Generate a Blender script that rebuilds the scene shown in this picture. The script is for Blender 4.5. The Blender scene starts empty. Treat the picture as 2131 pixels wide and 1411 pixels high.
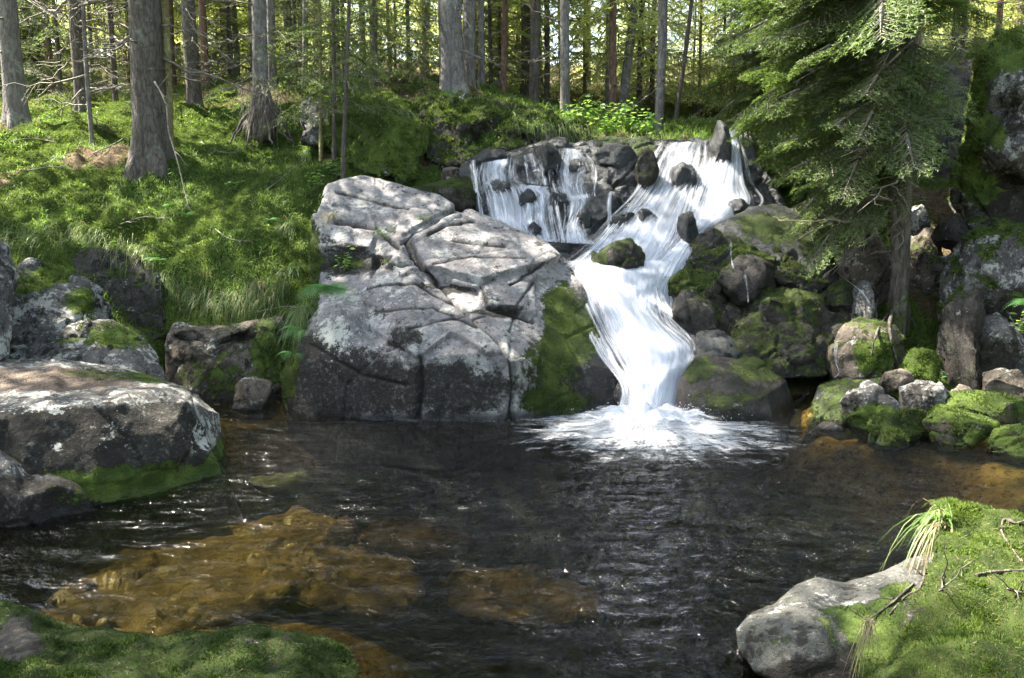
import bpy, bmesh, math, random
import numpy as np
from mathutils import Vector, Matrix, geometry
from mathutils.bvhtree import BVHTree

scene = bpy.context.scene
COL = scene.collection
# ------------------------------------------------------------------ camera
CAMH = 1.70
PITCH = math.radians(8.0)
FPX = 1672.0                                     # focal length in photo pixels (photo 2131 x 1411)
cam = bpy.data.objects.new('camera', bpy.data.cameras.new('camera'))
COL.objects.link(cam)
cam.location = (0, 0, CAMH)
cam.rotation_euler = (math.pi / 2 - PITCH, 0, 0)
cam.data.sensor_width = 36.0
cam.data.lens = 36.0 * FPX / 2131.0
cam.data.clip_start = 0.05
cam.data.clip_end = 1500
scene.camera = cam
# ------------------------------------------------------------------ light
SUN_AZ = math.radians(-72)                       # from +Y towards -X: over the left bank
SUN_EL = math.radians(56)
world = bpy.data.worlds.new('World'); scene.world = world
world.use_nodes = True
wn = world.node_tree
bg = wn.nodes['Background']
sky = wn.nodes.new('ShaderNodeTexSky')
sky.sky_type = 'NISHITA'; sky.sun_disc = False
sky.sun_elevation = SUN_EL; sky.sun_rotation = SUN_AZ
sky.air_density = 1.0; sky.dust_density = 2.0
hs = wn.nodes.new('ShaderNodeHueSaturation'); hs.inputs['Saturation'].default_value = .72
wn.links.new(sky.outputs[0], hs.inputs['Color']); wn.links.new(hs.outputs[0], bg.inputs[0])
bg.inputs[1].default_value = 0.095
SUND = Vector((math.sin(SUN_AZ) * math.cos(SUN_EL), math.cos(SUN_AZ) * math.cos(SUN_EL), math.sin(SUN_EL)))
sl = bpy.data.lights.new('sun', 'SUN'); sl.energy = 4.8; sl.angle = math.radians(0.5); sl.color = (1.0, 0.93, 0.8)
so = bpy.data.objects.new('sun', sl); COL.objects.link(so)
so.rotation_euler = (-SUND).to_track_quat('-Z', 'Y').to_euler()
so.location = (0, 0, 30)
scene.view_settings.view_transform = 'Standard'
scene.view_settings.look = 'None'
scene.view_settings.exposure = 3.25
scene.view_settings.gamma = 1.0
scene.render.engine = 'CYCLES'
cy = scene.cycles
cy.use_denoising = True
cy.max_bounces = 6; cy.diffuse_bounces = 3; cy.glossy_bounces = 3; cy.transmission_bounces = 4
cy.transparent_max_bounces = 14
cy.caustics_reflective = False; cy.caustics_refractive = False
cy.sample_clamp_indirect = 6.0

# ------------------------------------------------------------------ helpers
CT, ST = math.cos(PITCH), math.sin(PITCH)
def P(px, py, Y):
    """world point seen at photo pixel (px,py) whose world y is Y"""
    dx = (px - 1065.5) / FPX; dy = (705.5 - py) / FPX
    d = (dx, CT + dy * ST, -ST + dy * CT)
    k = Y / d[1]
    return Vector((d[0] * k, Y, CAMH + d[2] * k))
def Wt(px, py, z=0.0):
    dx = (px - 1065.5) / FPX; dy = (705.5 - py) / FPX
    d = (dx, CT + dy * ST, -ST + dy * CT)
    k = (z - CAMH) / d[2]
    return Vector((d[0] * k, d[1] * k, z))
def proj(v):
    """(N,3) -> photo pixels"""
    x, y, z = v[:, 0], v[:, 1], v[:, 2] - CAMH
    fw = np.maximum(y * CT - z * ST, 1e-3); up = y * ST + z * CT
    return 1065.5 + FPX * x / fw, 705.5 - FPX * up / fw

def _hash(ix, iy, iz, seed):
    h = (ix.astype(np.int64) * 73856093) ^ (iy.astype(np.int64) * 19349663) ^ (iz.astype(np.int64) * 83492791) ^ (seed * 2654435761 & 0x7fffffff)
    h = (h ^ (h >> 13)) * 1274126177 & 0x7fffffff
    h = (h ^ (h >> 16)) * 668265263 & 0x7fffffff
    h = h ^ (h >> 15)
    return (h & 0xffff) / 65535.0
def vnoise(p, seed=0):
    i = np.floor(p).astype(np.int64); f = p - i
    f = f * f * f * (f * (f * 6 - 15) + 10)
    r = 0
    for dx in (0, 1):
        wx = f[:, 0] if dx else 1 - f[:, 0]
        for dy in (0, 1):
            wy = f[:, 1] if dy else 1 - f[:, 1]
            for dz in (0, 1):
                wz = f[:, 2] if dz else 1 - f[:, 2]
                r = r + wx * wy * wz * _hash(i[:, 0] + dx, i[:, 1] + dy, i[:, 2] + dz, seed)
    return r * 2 - 1
def fbm(p, seed=0, octv=4, gain=.5):
    r = 0; a = 1.0; s = 0
    for o in range(octv):
        r = r + a * vnoise(p * (2.03 ** o) + o * 17.3, seed + o); s += a; a *= gain
    return r / s
def facet(p, seed=0):
    """voronoi cells each tilted its own way: broken-rock displacement; second value: distance to the cell border"""
    i = np.floor(p).astype(np.int64)
    best = np.full(len(p), 9.0); sec = np.full(len(p), 9.0); val = np.zeros(len(p))
    for dx in (-1, 0, 1):
        for dy in (-1, 0, 1):
            for dz in (-1, 0, 1):
                cx, cy_, cz = i[:, 0] + dx, i[:, 1] + dy, i[:, 2] + dz
                c = np.stack([cx + _hash(cx, cy_, cz, seed), cy_ + _hash(cx, cy_, cz, seed + 1), cz + _hash(cx, cy_, cz, seed + 2)], 1)
                dv = p - c; d = (dv ** 2).sum(1)
                n = np.stack([_hash(cx, cy_, cz, seed + 3), _hash(cx, cy_, cz, seed + 4), _hash(cx, cy_, cz, seed + 5)], 1) * 2 - 1
                v = (dv * n).sum(1) * .8 + (_hash(cx, cy_, cz, seed + 6) - .5) * .7
                m = d < best
                sec = np.where(m, best, np.minimum(sec, d)); best = np.where(m, d, best); val = np.where(m, v, val)
    return val, np.sqrt(sec) - np.sqrt(best)
def sstep(a, b, x):
    t = np.clip((x - a) / (b - a), 0, 1); return t * t * (3 - 2 * t)

def link(o, parent=None):
    COL.objects.link(o)
    if parent is not None:
        o.parent = parent
        if o.matrix_local.translation.length < 1e-9 and not o.get('_local'):
            o.location = -parent.location            # built in world coordinates
    return o
def mesh_np(name, v, tris, mats, parent=None, quads=None, matidx=None, attrs=None, uv=None, smooth=True, loc=None, local=False):
    """numpy arrays -> one mesh object"""
    me = bpy.data.meshes.new(name)
    v = np.asarray(v, dtype=np.float32)
    if loc is not None: v = v - np.array(loc, dtype=np.float32)
    fs = []
    tot = 0; starts = []
    loops = []
    if tris is not None and len(tris):
        tris = np.asarray(tris, dtype=np.int32); loops.append(tris.ravel()); starts.append(np.arange(len(tris)) * 3); tot = len(tris) * 3
    if quads is not None and len(quads):
        quads = np.asarray(quads, dtype=np.int32); loops.append(quads.ravel()); starts.append(tot + np.arange(len(quads)) * 4)
    loops = np.concatenate(loops); starts = np.concatenate(starts)
    me.vertices.add(len(v)); me.vertices.foreach_set('co', v.ravel())
    me.loops.add(len(loops)); me.loops.foreach_set('vertex_index', loops)
    me.polygons.add(len(starts)); me.polygons.foreach_set('loop_start', starts.astype(np.int32))
    me.update(calc_edges=True)
    for m in (mats if isinstance(mats, (list, tuple)) else [mats]): me.materials.append(m)
    if matidx is not None: me.polygons.foreach_set('material_index', np.asarray(matidx, dtype=np.int32))
    if smooth: me.polygons.foreach_set('use_smooth', np.ones(len(starts), dtype=bool))
    if attrs:
        for k, a in attrs.items():
            at = me.attributes.new(k, 'FLOAT', 'POINT'); at.data.foreach_set('value', np.asarray(a, dtype=np.float32))
    if uv is not None:
        ul = me.uv_layers.new(name='UVMap'); ul.data.foreach_set('uv', np.asarray(uv, dtype=np.float32)[loops].ravel())
    me.validate()
    o = bpy.data.objects.new(name, me)
    COL.objects.link(o)
    if loc is not None: o.location = loc
    if parent is not None:
        o.parent = parent
        if not local and loc is None: o.location = -parent.location
    return o
def tag(o, label=None, cat=None, group=None, kind=None):
    if label: o['label'] = label
    if cat: o['category'] = cat
    if group: o['group'] = group
    if kind: o['kind'] = kind
    return o
def thing(name, label, cat, loc, rz=0, group=None):
    o = bpy.data.objects.new(name, None); COL.objects.link(o)
    o.location = loc; o.rotation_euler = (0, 0, rz); o.empty_display_size = .1
    return tag(o, label, cat, group)

class MB:
    """collects triangles of many small shapes into one mesh"""
    def __init__(s): s.v = []; s.t = []; s.m = []; s.n = 0; s.r = []
    def add(s, v, t, m=0, r=None):
        v = np.asarray(v, dtype=np.float32).reshape(-1, 3); t = np.asarray(t, dtype=np.int32).reshape(-1, 3)
        s.v.append(v); s.t.append(t + s.n); s.m.append(np.full(len(t), m)); s.n += len(v)
        s.r.append(np.full(len(v), .5) if r is None else np.broadcast_to(r, (len(v),)))
    def tube(s, pts, rad, sides=6, m=0, r=None):
        pts = np.asarray(pts, dtype=float); n = len(pts)
        T = np.gradient(pts, axis=0); T /= np.linalg.norm(T, axis=1)[:, None] + 1e-9
        ref = np.array([0, 0, 1.]) if abs(T[0][2]) < .9 else np.array([1., 0, 0])
        A = np.cross(T, ref); A /= np.linalg.norm(A, axis=1)[:, None] + 1e-9
        B = np.cross(T, A)
        th = np.arange(sides) * 2 * math.pi / sides
        rad = np.asarray(rad)[:, None, None]
        v = pts[:, None] + rad * (np.cos(th)[None, :, None] * A[:, None] + np.sin(th)[None, :, None] * B[:, None])
        v = v.reshape(-1, 3)
        a = (np.arange(n - 1)[:, None] * sides + np.arange(sides)[None]).ravel()
        b = (np.arange(n - 1)[:, None] * sides + (np.arange(sides)[None] + 1) % sides).ravel()
        t = np.concatenate([np.stack([a, b, b + sides], 1), np.stack([a, b + sides, a + sides], 1)])
        caps = [[0, i + 1, i] for i in range(1, sides - 1)] + [[(n - 1) * sides, (n - 1) * sides + i, (n - 1) * sides + i + 1] for i in range(1, sides - 1)]
        s.add(v, np.concatenate([t, np.array(caps)]), m, r)
    def data(s): return np.concatenate(s.v), np.concatenate(s.t), np.concatenate(s.m), np.concatenate(s.r)
    def build(s, name, mats, parent=None, smooth=True, **k):
        v, t, m, r = s.data()
        return mesh_np(name, v, t, mats, parent, matidx=m, attrs={'rnd': r}, smooth=smooth, **k)

# ------------------------------------------------------------------ materials
class NT:
    def __init__(s, name):
        s.mat = bpy.data.materials.new(name); s.mat.use_nodes = True
        s.t = s.mat.node_tree; s.b = s.t.nodes['Principled BSDF']; s.out = s.t.nodes['Material Output']
        s.pos = s.n('ShaderNodeNewGeometry').outputs['Position']
    def n(s, typ, **k):
        nd = s.t.nodes.new(typ)
        for a, b in k.items(): setattr(nd, a, b)
        return nd
    def put(s, sock, val):
        if hasattr(val, 'links') or isinstance(val, bpy.types.NodeSocket): s.t.links.new(val, sock)
        else:
            if isinstance(val, tuple) and len(val) == 3 and sock.type == 'RGBA': val = (*val, 1)
            sock.default_value = val
    def noise(s, scale, detail=4, rough=.55, vec=None, dist=0):
        nd = s.n('ShaderNodeTexNoise'); nd.inputs['Scale'].default_value = scale
        nd.inputs['Detail'].default_value = detail; nd.inputs['Roughness'].default_value = rough; nd.inputs['Distortion'].default_value = dist
        s.put(nd.inputs['Vector'], s.pos if vec is None else vec)
        return nd.outputs[0]
    def vor(s, scale, vec=None, feature='F1', out=0):
        nd = s.n('ShaderNodeTexVoronoi', feature=feature); nd.inputs['Scale'].default_value = scale
        s.put(nd.inputs['Vector'], s.pos if vec is None else vec)
        return nd.outputs[out]
    def ramp(s, x, a, b, lo=0., hi=1.):
        nd = s.n('ShaderNodeMapRange', interpolation_type='SMOOTHSTEP')
        s.put(nd.inputs[0], x)
        for i, q in zip((1, 2, 3, 4), (a, b, lo, hi)): s.put(nd.inputs[i], q)
        return nd.outputs[0]
    def math(s, op, a, b=0.):
        nd = s.n('ShaderNodeMath', operation=op); s.put(nd.inputs[0], a); s.put(nd.inputs[1], b); return nd.outputs[0]
    def mix(s, f, a, b):
        nd = s.n('ShaderNodeMix', data_type='RGBA'); s.put(nd.inputs[0], f); s.put(nd.inputs[6], a); s.put(nd.inputs[7], b); return nd.outputs[2]
    def attr(s, name): return s.n('ShaderNodeAttribute', attribute_name=name).outputs['Fac']
    def map(s, scale, vec=None):
        nd = s.n('ShaderNodeMapping'); nd.inputs['Scale'].default_value = scale; s.put(nd.inputs[0], s.pos if vec is None else vec); return nd.outputs[0]
    def bump(s, h, strength=.5, dist=.02):
        nd = s.n('ShaderNodeBump'); nd.inputs['Strength'].default_value = strength; nd.inputs['Distance'].default_value = dist
        s.put(nd.inputs['Height'], h); s.put(s.b.inputs['Normal'], nd.outputs[0]); return nd.outputs[0]
    def set(s, **k):
        for a, b in k.items(): s.put(s.b.inputs[a.replace('_', ' ')], b)

MOSS_A, MOSS_B = (.028, .050, .010), (.078, .115, .022)
def rock_mat(name, a=(.23, .215, .225), b=(.13, .12, .125), lich=.5, stain=.5, moss_sat=1.0):
    m = NT(name)
    big = m.noise(1.6, 5); mid = m.noise(7, 6, .6); fine = m.noise(55, 5, .65); grain = m.noise(260, 2, .6)
    c = m.mix(m.ramp(big, .35, .65), b, a)
    c = m.mix(m.ramp(mid, .3, .7, .0, .6), c, tuple(x * 1.35 for x in a))
    c = m.mix(m.ramp(grain, .4, .62, 0, .35), c, (.05, .045, .05))
    c = m.mix(m.ramp(m.noise(21, 6, .8), .50, .62, 0, .6), c, tuple(x * .35 for x in b))
    # lichen: pale crusts in blotches with a ragged edge
    l1 = m.math('ADD', m.math('MULTIPLY', m.noise(4.5, 6, .72), .7), m.math('MULTIPLY', m.noise(26, 4, .7), .3))
    lm = m.ramp(l1, .60 - .13 * lich, .64 - .12 * lich)
    c = m.mix(m.math('MULTIPLY', lm, .75), c, (.34, .34, .315))
    l2 = m.ramp(m.noise(38, 4, .7), .60, .66)
    c = m.mix(m.math('MULTIPLY', l2, .5 * lich + .1), c, (.46, .455, .41))
    # dark crust; the dark mask adds painted shade on front faces and recesses
    vert = m.map((3.5, 3.5, .8))
    d1 = m.math('ADD', m.math('MULTIPLY', m.noise(1.5, 5, .7, vert), .6), m.math('MULTIPLY', m.noise(17, 5, .75), .4))
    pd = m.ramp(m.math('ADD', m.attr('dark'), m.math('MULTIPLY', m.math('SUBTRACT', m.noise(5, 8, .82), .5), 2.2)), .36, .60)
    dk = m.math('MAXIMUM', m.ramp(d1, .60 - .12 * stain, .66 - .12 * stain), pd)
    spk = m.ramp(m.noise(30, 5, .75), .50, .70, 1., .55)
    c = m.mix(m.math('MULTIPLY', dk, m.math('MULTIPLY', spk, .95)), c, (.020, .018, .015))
    lp = m.ramp(m.math('ADD', m.attr('lich'), m.math('MULTIPLY', m.math('SUBTRACT', m.noise(16, 6, .78), .5), 1.8)), .46, .56)
    c = m.mix(m.math('MULTIPLY', lp, .85), c, (.44, .44, .40))
    c = m.mix(m.math('MULTIPLY', m.attr('crack'), .93), c, (.014, .012, .011))
    lt = m.ramp(m.math('ADD', m.attr('litter'), m.math('MULTIPLY', m.math('SUBTRACT', m.noise(14, 6, .75), .5), 1.2)), .4, .55)
    c = m.mix(lt, c, m.mix(m.ramp(m.noise(90, 4, .7), .4, .62), (.05, .038, .03), (.16, .125, .10)))
    # wet
    wet = m.attr('wet')
    wc = m.n('ShaderNodeMix', data_type='RGBA', blend_type='MULTIPLY'); m.put(wc.inputs[0], wet); m.put(wc.inputs[6], c); m.put(wc.inputs[7], (.28, .28, .30))
    c = wc.outputs[2]
    # moss
    mo = m.math('ADD', m.attr('moss'), m.math('MULTIPLY', m.math('SUBTRACT', m.noise(8, 7, .78), .5), 1.9))
    mm = m.ramp(mo, .44, .58)
    mc = m.mix(m.ramp(m.noise(5, 5), .35, .65), tuple(x * moss_sat for x in MOSS_A), tuple(x * moss_sat for x in MOSS_B))
    mc = m.mix(m.ramp(m.noise(70, 3, .6), .5, .7), mc, (.05, .042, .02))
    c = m.mix(mm, c, mc)
    h = m.math('ADD', m.math('ADD', m.math('MULTIPLY', mid, .6), m.math('MULTIPLY', fine, .45)), m.math('ADD', m.math('MULTIPLY', grain, .12), m.math('MULTIPLY', mm, .3)))
    cr = m.ramp(m.vor(2.3, m.map((1, 1, 1.8)), 'DISTANCE_TO_EDGE'), 0, .025)
    h = m.math('ADD', h, m.math('MULTIPLY', m.noise(2.6, 6, .7, m.map((1, 1, 2.6))), .5))
    m.bump(h, .9, .035)
    m.set(Base_Color=c, Roughness=m.ramp(m.math('MULTIPLY', wet, m.math('SUBTRACT', 1.0, mm)), 0, 1, .85, .28))
    m.put(m.b.inputs['Specular IOR Level'], m.ramp(wet, 0, 1, .12, .35))
    return m.mat
def leaf_mat(name, c1, c2, trans=.4, rough=.5, scale=3., tip=None, mixs=.5):
    m = NT(name)
    c = m.mix(m.ramp(m.noise(scale, 3), .35, .65), c1, c2)
    c = m.mix(m.ramp(m.attr('rnd'), .55, 1.0, 0, .8), c, tip or tuple(x * 1.5 for x in c2))
    m.set(Base_Color=c, Roughness=rough); m.b.inputs['Specular IOR Level'].default_value = .3
    tr = m.n('ShaderNodeBsdfTranslucent'); m.put(tr.inputs[0], m.mix(.5, c, tuple(min(1, x * 1.6) for x in (c2[0] * 1.1, c2[1] * 1.1, c2[2] * .5))))
    mx = m.n('ShaderNodeMixShader'); mx.inputs[0].default_value = trans
    m.t.links.new(m.b.outputs[0], mx.inputs[1]); m.t.links.new(tr.outputs[0], mx.inputs[2]); m.t.links.new(mx.outputs[0], m.out.inputs[0])
    return m.mat
def bark_mat(name, a, b, lichen=(.22, .23, .19), la=.5, vs=1.):
    m = NT(name)
    tc = m.n('ShaderNodeTexCoord').outputs['Object']
    v = m.map((10 * vs, 10 * vs, 3.0 * vs), tc)
    w = m.noise(2.2, 5, .65, v, .6); p = m.vor(1.8, v, 'DISTANCE_TO_EDGE')
    sc = m.noise(34 * vs, 4, .7, m.map((1, 1, .7), tc))
    c = m.mix(m.ramp(w, .3, .7), b, a)
    c = m.mix(m.ramp(p, 0, .10, .4, 0), c, tuple(x * .4 for x in b))
    lic = m.ramp(m.noise(3.2, 5, .7, tc), .62 - .15 * la, .70 - .12 * la)
    c = m.mix(m.math('MULTIPLY', lic, m.ramp(sc, .4, .6, .2, .85)), c, lichen)
    mo = m.ramp(m.math('ADD', m.attr('moss'), m.math('MULTIPLY', m.math('SUBTRACT', m.noise(9, 5, .7, tc), .5), 1.4)), .5, .62)
    c = m.mix(mo, c, (.06, .085, .015))
    m.bump(m.math('ADD', m.math('ADD', m.math('MULTIPLY', m.ramp(p, 0, .2), .2), w), m.math('MULTIPLY', sc, .5)), 1., .022)
    m.set(Base_Color=c, Roughness=.9); m.b.inputs['Specular IOR Level'].default_value = .2
    return m.mat
def plain_mat(name, a, b, scale=20, rough=.8):
    m = NT(name)
    c = m.mix(m.ramp(m.noise(scale, 5, .65), .35, .65), a, b)
    m.bump(m.noise(scale * 3, 4), .6, .006)
    m.set(Base_Color=c, Roughness=rough); return m.mat

M = {}
M['rock'] = rock_mat('granite_lichen', (.215, .205, .205), (.115, .108, .11), .55, .46, .55)
M['rock_pale'] = rock_mat('granite_pale', (.10, .096, .092), (.05, .047, .046), .66, .72)
M['rock_smooth'] = rock_mat('granite_smooth', (.075, .076, .068), (.042, .043, .036), .30, .5)
M['rock_dark'] = rock_mat('granite_dark', (.050, .045, .038), (.020, .018, .016), .05, .6, .45)
M['rock_wet'] = rock_mat('granite_wet', (.065, .070, .070), (.026, .030, .030), .0, .35, .6)
M['rock_brown'] = rock_mat('granite_brown', (.12, .10, .078), (.055, .045, .036), .3, .6)
M['rock_bed'] = rock_mat('granite_bed', (.36, .26, .10), (.20, .14, .05), .0, .3)
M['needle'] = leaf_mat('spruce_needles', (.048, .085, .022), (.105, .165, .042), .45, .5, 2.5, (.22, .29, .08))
M['needle_far'] = leaf_mat('spruce_needles_painted_sun', (.22, .26, .10), (.42, .46, .20), .5, .6, .8, (.60, .62, .34))  # paler needles: sunshine on the far forest put into the colour
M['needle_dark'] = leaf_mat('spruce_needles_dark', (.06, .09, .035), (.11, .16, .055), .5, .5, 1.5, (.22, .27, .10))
M['twig'] = plain_mat('twig_bark', (.10, .085, .065), (.19, .165, .135), 30)
M['deadwood'] = plain_mat('dead_branch', (.09, .078, .062), (.20, .175, .14), 25)
M['bark'] = bark_mat('spruce_bark', (.13, .112, .095), (.055, .045, .038), (.17, .18, .14))
M['bark_grey'] = bark_mat('spruce_bark_grey', (.21, .19, .18), (.10, .09, .082), (.27, .27, .24), .75)
M['bark_red'] = bark_mat('spruce_bark_red', (.22, .14, .10), (.10, .06, .04), la=.2)
M['bark_yellow'] = bark_mat('mossy_bark', (.23, .20, .10), (.12, .10, .05), (.32, .33, .16), .9)
M['mossblade'] = leaf_mat('moss_fronds', (.030, .054, .012), (.090, .128, .028), .35, .7, 1.6, (.22, .28, .07))
M['mossdark'] = leaf_mat('moss_fronds_dark', (.028, .048, .010), (.065, .095, .018), .3, .7, 3., (.11, .13, .03))
M['mossdeep'] = leaf_mat('moss_fronds_deep', (.010, .024, .005), (.036, .064, .010), .3, .7, 12., (.10, .15, .025))
M['mossbright'] = leaf_mat('moss_fronds_bright', (.022, .045, .007), (.085, .130, .017), .35, .7, 11., (.18, .23, .04))
M['grass'] = leaf_mat('grass_blades', (.06, .13, .03), (.12, .20, .05), .45, .45, 2., (.24, .26, .12))
M['drygrass'] = leaf_mat('dry_grass', (.12, .10, .055), (.22, .185, .105), .4, .6, 4.)
M['fern'] = leaf_mat('fern_leaf', (.055, .15, .05), (.10, .24, .07), .45, .45, 4., (.20, .33, .10))
M['broadleaf'] = leaf_mat('broad_leaf', (.09, .20, .04), (.17, .30, .06), .5, .4, 3., (.34, .42, .09))

# ------------------------------------------------------------------ terrain
ctrl = []
def T(px, py, Y): ctrl.append(tuple(P(px, py, Y)))
for q in [(-3.6, 3.4, -.50), (-2.6, 3.9, -.42), (-1.5, 3.4, -.34), (-.8, 3.8, -.36), (-1.8, 4.3, -.42), (0, 3.2, -.95), (1.5, 3.2, -.95), (0, 5, -1.2), (2, 4.8, -1.1), (-2.6, 5.0, -.9), (3.2, 5.2, -.42),
          (1.2, 6.6, -1.5), (-2, 5.4, -.9), (-1, 6.6, -1.1), (3, 6.1, -.4), (-3, 6.2, -.35), (-2.9, 7.3, -.06), (-2.0, 7.3, -.35), (0, 2, -.8), (-2, 2, -.5), (0, 1.0, -.3), (-1.2, 2.6, -.4),
          (0, 0, .15), (-1.2, .8, .0), (-3, -2, .5), (3, -2, .8), (0, -4, .8), (-5, 1, .5),
          (-1.5, 8, .1), (-.6, 8.5, .3), (-.2, 7.8, -.2), (.6, 7.8, -.3), (-.8, 9.5, 1.2),
          (1.2, 8.2, -.3), (1.8, 9, .2), (1.2, 9.8, .6), (2.6, 9.8, .9), (2.2, 7.6, -.3), (3.2, 7.6, -.15), (3.3, 8.4, .1), (2.9, 9.0, .6),
          (.3, 10.8, 2.2), (1.2, 11.4, 2.45), (2.4, 11.5, 2.5), (3.0, 11.4, 2.6), (-4.6, 5.2, .1), (-5, 6.4, .6), (-4, 6.6, .2),
          (-14, 4, 3), (-10, -6, 3), (14, 4, 6), (12, -6, 4), (-.5, -20, 3), (20, -20, 6), (-20, -20, 5)]:
    ctrl.append(q)
# left bank
for q in [(350, 862, 7.9), (450, 858, 7.9), (560, 858, 8.0), (350, 700, 8.35), (450, 655, 8.45), (560, 640, 8.5), (610, 560, 8.9), (200, 545, 8.8), (280, 640, 8.4), (100, 510, 8.7), (0, 500, 8.5), (-150, 500, 8.5),
          (120, 430, 9.7), (400, 480, 9.6), (550, 470, 9.5), (0, 400, 9.8), (300, 400, 10.3), (500, 390, 10.4), (620, 400, 10.0), (600, 330, 11.2),
          (420, 330, 11.3), (250, 310, 11.4), (80, 290, 11.8), (-150, 300, 12), (150, 262, 12.6), (30, 250, 12.9), (330, 262, 12.8), (470, 255, 13.0), (560, 285, 12.2), (640, 270, 12.3), (520, 205, 15), (610, 172, 16),
          (720, 300, 11.5), (820, 300, 11.2), (900, 290, 11.3), (760, 230, 13), (900, 195, 13.5), (1000, 215, 13.2), (1090, 215, 13.4), (1000, 300, 11.2), (1100, 290, 11.6), (1160, 285, 11.9), (1180, 250, 13), (1230, 275, 13), (1300, 278, 13.5),
          (1400, 284, 13), (1480, 285, 13), (1540, 270, 12.5), (1600, 250, 13),
          (60, 205, 20), (300, 200, 20), (600, 165, 20), (900, 160, 20), (1100, 200, 18), (1200, 240, 18), (1350, 268, 18), (1480, 272, 18), (1600, 220, 18), (-400, 200, 20)]: T(*q)
for q in [(-300, 165, 42), (300, 165, 42), (800, 160, 42), (1200, 205, 42), (1450, 245, 42), (1700, 200, 42), (2300, 120, 42), (3200, 20, 42), (-1200, 120, 42),
          (0, 120, 110), (700, 110, 110), (1400, 190, 110), (2100, 60, 110), (-1500, 60, 110), (3500, 0, 110)]: T(*q)
# right bank
for q in [(1850, 935, 6.35), (1950, 925, 6.4), (2060, 925, 6.3), (2131, 930, 6.1), (2300, 960, 5.6), (1900, 850, 7.1), (2050, 830, 7.1), (1820, 820, 7.4), (1720, 830, 7.5), (2131, 800, 7.1),
          (1900, 760, 7.9), (2000, 740, 7.9), (2200, 700, 7.6), (1840, 660, 8.7), (1950, 640, 8.6), (2040, 560, 9.0), (1760, 620, 9.4), (1850, 560, 9.4), (1950, 480, 9.9), (1900, 400, 10.5), (2030, 400, 10.6), (1750, 450, 10.8),
          (1650, 400, 11.4), (1800, 330, 12), (1950, 350, 12), (2200, 350, 11), (1700, 270, 14), (1900, 180, 15), (2050, 130, 15), (2300, 100, 15), (1900, 120, 20), (2200, 50, 20), (2600, 0, 20)]: T(*q)
# right foreground bank (below the mound)
for q in [(3.6, 3.2, .25), (2.6, 2.9, .05), (2.0, 2.0, .1), (1.6, 1.2, .05), (1.7, 2.6, -.25), (3.0, 4.2, -.25)]: ctrl.append(q)
C = np.array(ctrl)
def _rbf():
    d = np.sqrt(((C[:, None, :2] - C[None, :, :2]) ** 2).sum(-1))
    A = d + np.eye(len(C)) * .0
    n = len(C)
    K = np.zeros((n + 3, n + 3)); K[:n, :n] = -A; K[:n, n] = 1; K[:n, n + 1:] = C[:, :2]; K[n:, :n] = K[:n, n:].T
    K[:n, :n] += np.eye(n) * -.02
    return np.linalg.solve(K, np.concatenate([C[:, 2], [0, 0, 0]]))
RW = _rbf()
def tz(x, y):
    x = np.asarray(x, float); y = np.asarray(y, float); sh = x.shape; x = x.ravel(); y = y.ravel()
    out = np.empty(len(x))
    for i in range(0, len(x), 20000):
        xx = x[i:i + 20000, None]; yy = y[i:i + 20000, None]
        d = np.sqrt((xx - C[None, :, 0]) ** 2 + (yy - C[None, :, 1]) ** 2)
        out[i:i + 20000] = -d @ RW[:-3] + RW[-3] + RW[-2] * xx[:, 0] + RW[-1] * yy[:, 0]
    p3 = np.stack([x, y, np.zeros(len(x))], 1)
    land = sstep(.05, .5, out)
    far = sstep(14, 40, y)
    hum = fbm(p3 * 1.25, 5, 4) * .19 + np.abs(fbm(p3 * 2.2, 15, 3)) * .22 - .06 + fbm(p3 * 6.2, 9, 3) * .05
    bed = fbm(p3 * 2.2, 21, 4) * .08
    out = out + land * hum * (1 + far * 2) + (1 - land) * bed
    return out.reshape(sh)
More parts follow.
